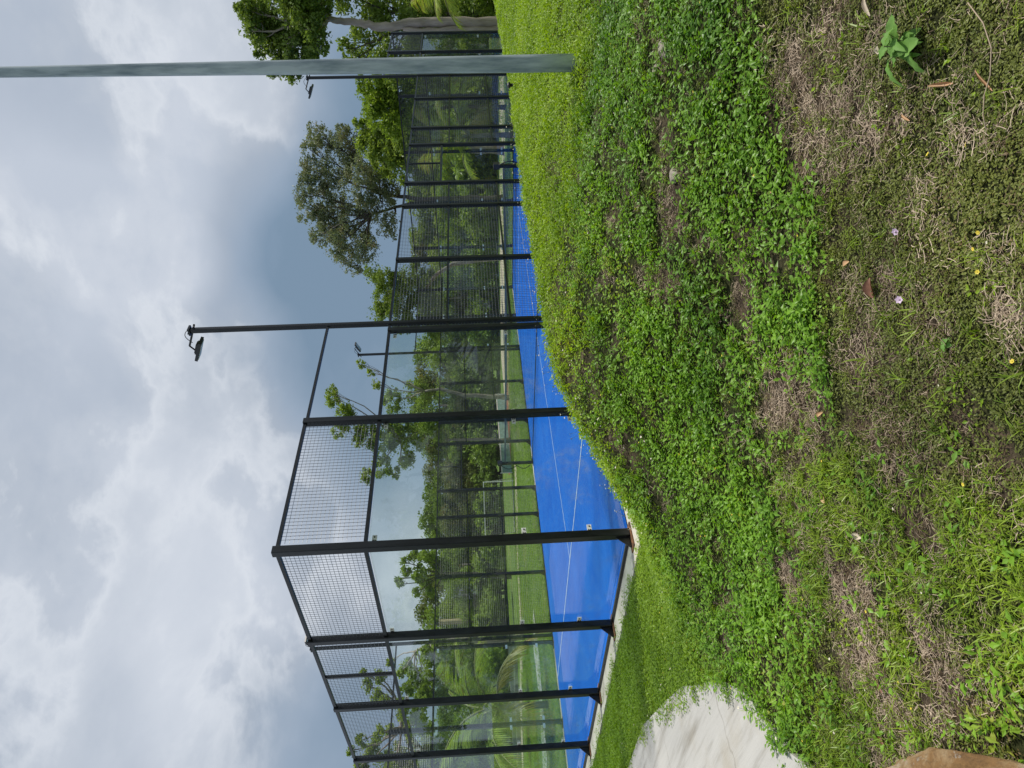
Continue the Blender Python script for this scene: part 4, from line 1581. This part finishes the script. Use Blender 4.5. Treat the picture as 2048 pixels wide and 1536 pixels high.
# hidden far flank of the bank is thin
dist = np.hypot(cxs - CAM[0], cys - CAM[1])
cxs, cys, A_, B_, dist = cxs[keep], cys[keep], A_[keep], B_[keep], dist[keep]
u0 = rng.random(len(cxs))
big_n = fbm(cxs, cys, 1.2, 4, 31)
fin_n = fbm(cxs, cys, 5.0, 3, 57)
straw_w = 1.25 * blobs(cxs, cys, STRAW) * (.15 + 1.0 * sstep((fbm(cxs, cys, 5.0, 3, 43) - .40) / .2)) + .10 * sstep((fbm(cxs, cys, 2.3, 4, 71) - .60) / .10) * (A_ < 5)
bare_w = blobs(cxs, cys, BARE) + .30 * sstep((big_n - .58) / .10)
lawn_z = sstep((1.9 - cxs) / 1.0) * sstep((A_ - 4.0) / .8) * sstep((-.15 - cys) / .3 + (cxs < .6))
moss_z = sstep((3.35 + .5 * (big_n - .5) + .12 * B_ - A_) / .30) * sstep((B_ + .55 + 1.2 * (fin_n - .5)) / .5)
tuft_z = sstep((4.1 + .6 * (big_n - .5) - A_) / .5) * sstep((.05 - B_ - .8 * (fin_n - .5)) / .45)
leafy_z = np.clip(1 - lawn_z - moss_z - .85 * tuft_z, 0, 1)
bare_w *= 1.25
open_ = np.clip(1 - 1.05 * np.clip(straw_w + bare_w, 0, 1), 0, 1)
patch = sstep((fin_n - .30) / .22) * (.45 + .55 * sstep((fbm(cxs, cys, 11.0, 2, 88) - .30) / .25))
dens = lambda near, far: near / (1 + (dist / 5.0) ** 2) + far
cell = 16.5 * 25.6 / NC       # square metres per candidate


def pick(dn, seed):
    r = np.random.default_rng(seed)
    return r.random(len(cxs)) < np.clip(dn * cell, 0, 1)


sprigs = [sprig('sprig', 9, .026, .034, .055, GM['leafy'], 400 + k, (.05, .9)) for k in range(5)]
crest_z = sstep((A_ - 5.2 - 1.5 * (big_n - .5)) / 1.6)
k = pick(leafy_z * crest_z * (open_ * .97 + .03) * (.30 + .70 * patch) * 1100, 11)
scatter('leafy_ground_cover', 'bright yellow-green creeping herb covering the top of the bank', sprigs, cxs[k], cys[k], rng.uniform(.5, 1.5, k.sum()) * (1 + .02 * np.clip(dist[k] - 6, 0, 10)), .18, 1)
sl = [sprig('sprig', n_, L_, .036, .060, GM['slope'], 405 + q_, (.0, .85), wl_) for q_, (n_, L_, wl_) in enumerate(((6, .036, .5), (7, .030, .55), (5, .040, .45), (8, .026, .6), (6, .033, .5)))]
k = pick(leafy_z * (1 - crest_z) * (open_ * .97 + .03) * (.20 + .80 * patch) * 1450, 21)
scatter('broad_leafy_cover', 'deeper green broad-leaved herb on the near slope of the bank', sl, cxs[k], cys[k], rng.uniform(.5, 1.4, k.sum()), .22, 21)
lw = [sprig('sprig', 10, .023, .035, .045, GM['lawn'], 420 + q_, (.0, .9), .45) for q_ in range(3)] + [blades('blade', 10, .06, .03, .0035, GM['lawn'], 425 + q_, .7, .4) for q_ in range(2)]
k = pick(lawn_z * np.clip(1 - .7 * straw_w - .3 * bare_w, .1, 1) * 1480, 12)
scatter('lawn_plants', 'short green lawn beside the court kerb', lw, cxs[k], cys[k], rng.uniform(.9, 1.7, k.sum()), .15, 2)
ms = [sprig('sprig', 20, .012, .036, .020, GM['moss'], 440 + q_, (.0, 1.0), .6) for q_ in range(4)]
k = pick((moss_z + .40 * tuft_z + .15 * leafy_z * (A_ < 5)) * np.clip(1.15 - .85 * straw_w - .6 * bare_w, .08, 1) * 1470, 13)
scatter('low_creeper', 'low olive creeping plants on the trodden ground', ms, cxs[k], cys[k], rng.uniform(.7, 1.3, k.sum()), .12, 3)
gr = [blades('blade', 9, .085, .022, .0042, GM['grass'], 460 + q_, .95, .55) for q_ in range(4)]
k = pick((tuft_z * sstep((fbm(cxs, cys, 2.2, 3, 91) - .40) / .12) * np.clip(1.05 - straw_w, .05, 1) * 620 + 45 * (A_ < 6) + 60 * lawn_z), 14)
scatter('grass_tufts', 'loose tufts of yellow-green grass on the trodden ground', gr, cxs[k], cys[k], rng.uniform(.6, 1.25, k.sum()), .15, 4)
lf2 = [sprig('sprig', 6, .024, .035, .032, GM['leafy'], 480 + q_, (.1, .8), .6) for q_ in range(3)]
k = pick((.5 * tuft_z + .10 * moss_z) * sstep((fbm(cxs, cys, 3.1, 3, 95) - .48) / .1) * np.clip(1.05 - .9 * straw_w, .05, 1) * 520, 15)
scatter('clover_patches', 'small clover-like plants among the grass', lf2, cxs[k], cys[k], rng.uniform(.6, 1.1, k.sum()), .15, 5)
st = [straw_mesh('straw', 20, .045, .055, GM['straw'], 500 + q_) for q_ in range(4)] + [straw_mesh('straw', 18, .040, .05, GM['brown'], 510 + q_) for q_ in range(2)]
k = pick(np.clip(straw_w * 1.0 + .30 * bare_w + .02 * (A_ < 5) + .02 * moss_z + .06 * tuft_z, 0, 1.2) * 860 / (1 + (dist / 7) ** 2), 16)
scatter('dry_straw', 'dead straw lying in patches on the ground', st, cxs[k], cys[k], rng.uniform(.6, 1.3, k.sum()), .10, 6)
fy = [flower_mesh(MAT['petal_yellow'], .05, .007, 520), flower_mesh(MAT['petal_pale'], .055, .006, 521), flower_mesh(MAT['petal_yellow'], .06, .006, 522)]
k = pick((leafy_z * open_ * (.35 + sstep((big_n - .5) / .1)) + .5 * lawn_z + .03 * moss_z + .12 * tuft_z) * 34, 17)
scatter('small_flowers', 'tiny yellow and cream flowers among the ground cover', fy, cxs[k], cys[k], rng.uniform(.7, 1.2, k.sum()), .2, 7)
fs_ = [flower_mesh(MAT['petal_pale'], .15, .008, 530 + q_) for q_ in range(3)]
crest = np.exp(-((cxs - 2.0) / .55) ** 2) * (cys > -1.3) * (cys < 8)
crest = np.maximum(crest, .30 * np.exp(-(edge_dist(cxs, cys, PATH) / .12) ** 2))
crest = np.maximum(crest, .35 * np.exp(-((cxs - 1.5) / .5) ** 2) * np.exp(-((cys + .8) / .6) ** 2))
k = pick(crest * np.interp(cys, [-1.5, 0, 3, 8], [50, 60, 52, 32]), 18)
scatter('stalked_flowers', 'thin stalks with pale flower heads along the crest of the bank', fs_, cxs[k], cys[k], rng.uniform(.6, 1.3, k.sum()), .25, 8)

# longer grass where the mower cannot reach, round the foot of the pole
ra = rng.uniform(0, 2 * math.pi, 150)
rr_ = .07 + .22 * rng.random(150) ** 1.5
scatter('pole_foot_grass', 'longer grass round the foot of the street pole', gr + sprigs[:2], 4.43 + rr_ * np.cos(ra), 2.26 + rr_ * np.sin(ra), rng.uniform(.9, 1.9, 150), .2, 9)

# mown turf beyond the court
fx = rng.uniform(-30, 2, 90000)
fy_ = rng.uniform(-4, 32, 90000)
fa, fb = cam_ab(fx, fy_)
ok = (fa > 12) & (fa < 38) & (np.abs(fb) < .6 * fa + 1) & ~((fx > -10.45) & (fy_ < 20.45)) & (rng.random(90000) < .35 + .65 * sstep((fbm(fx, fy_, .6, 4, 5) - .35) / .2))
scatter('far_lawn', 'mown grass of the lawn beyond the court', lw[3:], fx[ok], fy_[ok], rng.uniform(1.2, 2.4, ok.sum()), .2, 31, -.01)

# ------------------------------------------------------------------ single plants, leaves and flowers near the viewer
q = on_ground(1838, 92)
weed = tag(empty('weed_plant', (q[0], q[1], h1(q[0], q[1])), 0.4), 'broad-leaved green weed growing out of the dry straw at the right', 'weed')


def big_leaf(L, W_, bend, mat, seed, name='leaf'):
    r = np.random.default_rng(seed)
    V, F = [], []
    n_ = 8
    for i in range(n_ + 1):
        f = i / n_
        wd = W_ * .5 * math.sin(math.pi * f ** .8) ** .8 if 0 < f < 1 else .001
        x = L * f * (1 - .15 * bend * f)
        z = L * (-.5 * bend * f * f)
        for s in (-1, -.5, 0, .5, 1):
            V.append((x, s * wd, z + abs(s) * wd * .35 + .004 * math.sin(i * 2.1 + s * 3)))
    for i in range(n_):
        for j in range(4):
            a = i * 5 + j
            F.append((a, a + 5, a + 6, a + 1))
    return mesh_np(name, np.array(V), np.array(F), mat, smooth=True)


BL = [big_leaf(.100, .060, .5, GM['weed'], 1), big_leaf(.080, .054, .8, GM['weed'], 2), big_leaf(.13, .036, 1.0, GM['weed'], 3)]
r = np.random.default_rng(12)
mb = MB()
stems = [(0, 0, 0, .13), (.5, .04, .03, .10), (2.6, .05, .02, .09), (4.2, .05, .02, .07)]
pos = []
for (a, rr, z0, hh) in stems:
    e = np.array([math.cos(a) * rr, math.sin(a) * rr, hh])
    mb.tube([(0, 0, -.01), e * .5 + np.array([0, 0, .01]), e], [.004, .0032, .0022], 6)
    pos.append(e)
mb.build('stem', MAT['stem'], weed)
kk = 0
for i, e in enumerate(pos):
    for j in range(5 if i else 6):
        o = link_mesh('leaf', BL[(i + j) % 3 if j < 4 else 1], weed)
        f = 1 - .13 * j
        o.location = tuple(e * f)
        o.rotation_euler = (r.uniform(-.3, .3), r.uniform(-.75, .15), i * 1.7 + j * 2.4 + r.uniform(-.2, .2))
        s = r.uniform(.65, 1.05)
        o.scale = (s, s, s)

q = on_ground(1905, 690)
weed2 = tag(empty('weed_plant', (q[0], q[1], h1(q[0], q[1])), 0.4), 'small seedling with round leaves in the olive creeper', 'weed')
mb = MB()
mb.tube([(0, 0, -.01), (.004, 0, .02), (.006, .003, .035)], [.002, .0016, .0012], 5)
mb.build('stem', MAT['stem'], weed2)
for j in range(6):
    o = link_mesh('leaf', BL[1], weed2)
    o.location = (.004, 0, .012 + .004 * j)
    o.rotation_euler = (0, -.35, j * 2.4)
    o.scale = (.36, .42, .36)


def curled_leaf(L, W_, curl, mat, seed):
    r = np.random.default_rng(seed)
    V, F = [], []
    n_ = 9
    for i in range(n_ + 1):
        f = i / n_
        wd = W_ * .5 * (math.sin(math.pi * min(.98, max(.03, f)) ** .85) ** .7)
        for j in range(7):
            s = (j / 6 - .5) * 2
            an = s * curl * (1.0 + .4 * math.sin(f * 3))
            V.append((L * (f - .5), wd * math.sin(an) / max(.4, curl), wd * (1 - math.cos(an)) / max(.4, curl) + L * .18 * math.sin(f * 2.6 + seed) * f))
    for i in range(n_):
        for j in range(6):
            a = i * 7 + j
            F.append((a, a + 7, a + 8, a + 1))
    return mesh_np('dead_leaf', np.array(V), np.array(F), mat, smooth=True)


MAT['leaf_red'] = simple('red brown dead leaf', (0.12, 0.050, 0.026), 0.55, 0, 0.3, 20, col2=(0.24, 0.11, 0.06))
MAT['leaf_tan'] = simple('tan dead leaf', (0.36, 0.20, 0.09), 0.6, 0, 0.2, 20, col2=(0.50, 0.32, 0.17))
MAT['leaf_pale'] = simple('bleached dead leaf', (0.42, 0.35, 0.26), 0.65, 0, 0.2, 20, col2=(0.58, 0.50, 0.40))
DEAD = [(1757, 575, .085, .052, .9, 'leaf_red', .6, 'red-brown curled dead leaf, the largest, lying below the lilac flowers'),
        (1702, 528, .05, .022, .8, 'leaf_tan', 2.6, 'small tan dead leaf beside the red-brown curled one'),
        (1647, 828, .058, .022, .9, 'leaf_tan', -.5, 'tan folded dead leaf at the edge of the straw patch'),
        (1655, 995, .062, .026, .5, 'leaf_tan', 1.4, 'orange-tan pointed dead leaf in the grass tufts'),
        (1725, 1072, .07, .028, .9, 'leaf_pale', 2.3, 'bleached grey dead leaf casting a shadow in the grass'),
        (1900, 170, .10, .030, 1.7, 'leaf_tan', 2.0, 'rolled brown dead leaf just below the broad-leaved weed'),
        (1985, 160, .10, .016, 1.6, 'leaf_tan', 1.2, 'long rolled straw-coloured dead leaf beside the bare stem'),
        (1748, 8, .10, .028, 1.2, 'leaf_pale', .8, 'pale dry leaf above the weed, at the right edge'),
        (1470, 492, .035, .016, .8, 'leaf_tan', .2, 'little brown leaf in the bare hollow among the herb'),
        (1772, 1470, .095, .030, 1.2, 'leaf_red', 1.3, 'dark red-brown dead leaf near the ochre rock'),
        (1768, 1370, .07, .020, 1.2, 'leaf_red', 1.6, 'narrow brown leaf in the straw left of the grass tufts'),
        (1550, 385, .04, .014, .8, 'leaf_tan', 2.2, 'narrow brown leaf lying on the bright herb'),
        (1770, 100, .03, .022, .6, 'leaf_pale', .4, 'round grey leaf in the straw beside the weed'),
        (1825, 235, .055, .012, 1.2, 'leaf_tan', 1.5, 'thin tan leaf below the straw patch, left of the rolled leaf'),
        (1520, 140, .04, .016, .8, 'leaf_pale', 2.1, 'cream dry leaf caught on the herb on the slope')]
for i, (a, c, L, W_, cu, mt, rz, lab) in enumerate(DEAD):
    q = on_ground(a, c)
    o = link_mesh('dead_leaf', curled_leaf(L, W_, cu, MAT[mt], i))
    o.location = (q[0], q[1], h1(q[0], q[1]) + .024)
    o.rotation_euler = (.15, -.1, rz)
    tag(o, lab, 'dead leaf', 'dead leaves on the ground')
for i, (a, c, lab) in enumerate(((1803, 455, 'lilac flower in the olive creeper, the upper right one of the pair'), (1808, 600, 'pale lilac flower beside the red-brown dead leaf'))):
    o = link_mesh('lilac_flower', flower_mesh(MAT['petal_lilac'], .03, .016, 600 + i))
    q = on_ground(a, c)
    o.location = (q[0], q[1], h1(q[0], q[1]))
    o.rotation_euler = (.5, -.2, i)
    tag(o, lab, 'flower')
for i, (a, c, lab) in enumerate(((1966, 458, 'yellow flower in the olive creeper, nearest the lilac flowers'), (1966, 545, 'yellow flower in the olive creeper straight left of another yellow one'), (2034, 725, 'yellow flower at the bottom edge of the picture'),
                                 (1872, 310, 'lower of the two yellow flowers beneath the rolled leaf'), (1950, 290, 'yellow flower beside the bare straw stem'), (1947, 1207, 'yellow flower among the grass near the rock'))):
    o = link_mesh('yellow_flower', flower_mesh(MAT['petal_yellow'], .026, .0085, 620 + i))
    q = on_ground(a, c)
    o.location = (q[0], q[1], h1(q[0], q[1]))
    o.rotation_euler = (.4, -.2, i)
    tag(o, lab, 'flower')
# a long bare runner
mb = MB()
rp = [on_ground(a, c) for a, c in ((1955, 5), (1985, 45), (2003, 95), (2003, 150), (1990, 190), (1985, 230), (1990, 258))]
mb.tube([np.array([q_[0], q_[1], h1(q_[0], q_[1]) + .030]) for q_ in rp], [.0022] * 7, 5)
o = mb.build('bare_stem', GM['straw'])
tag(o, 'long bare straw-coloured stem arching over the creeper at the right', 'stem')
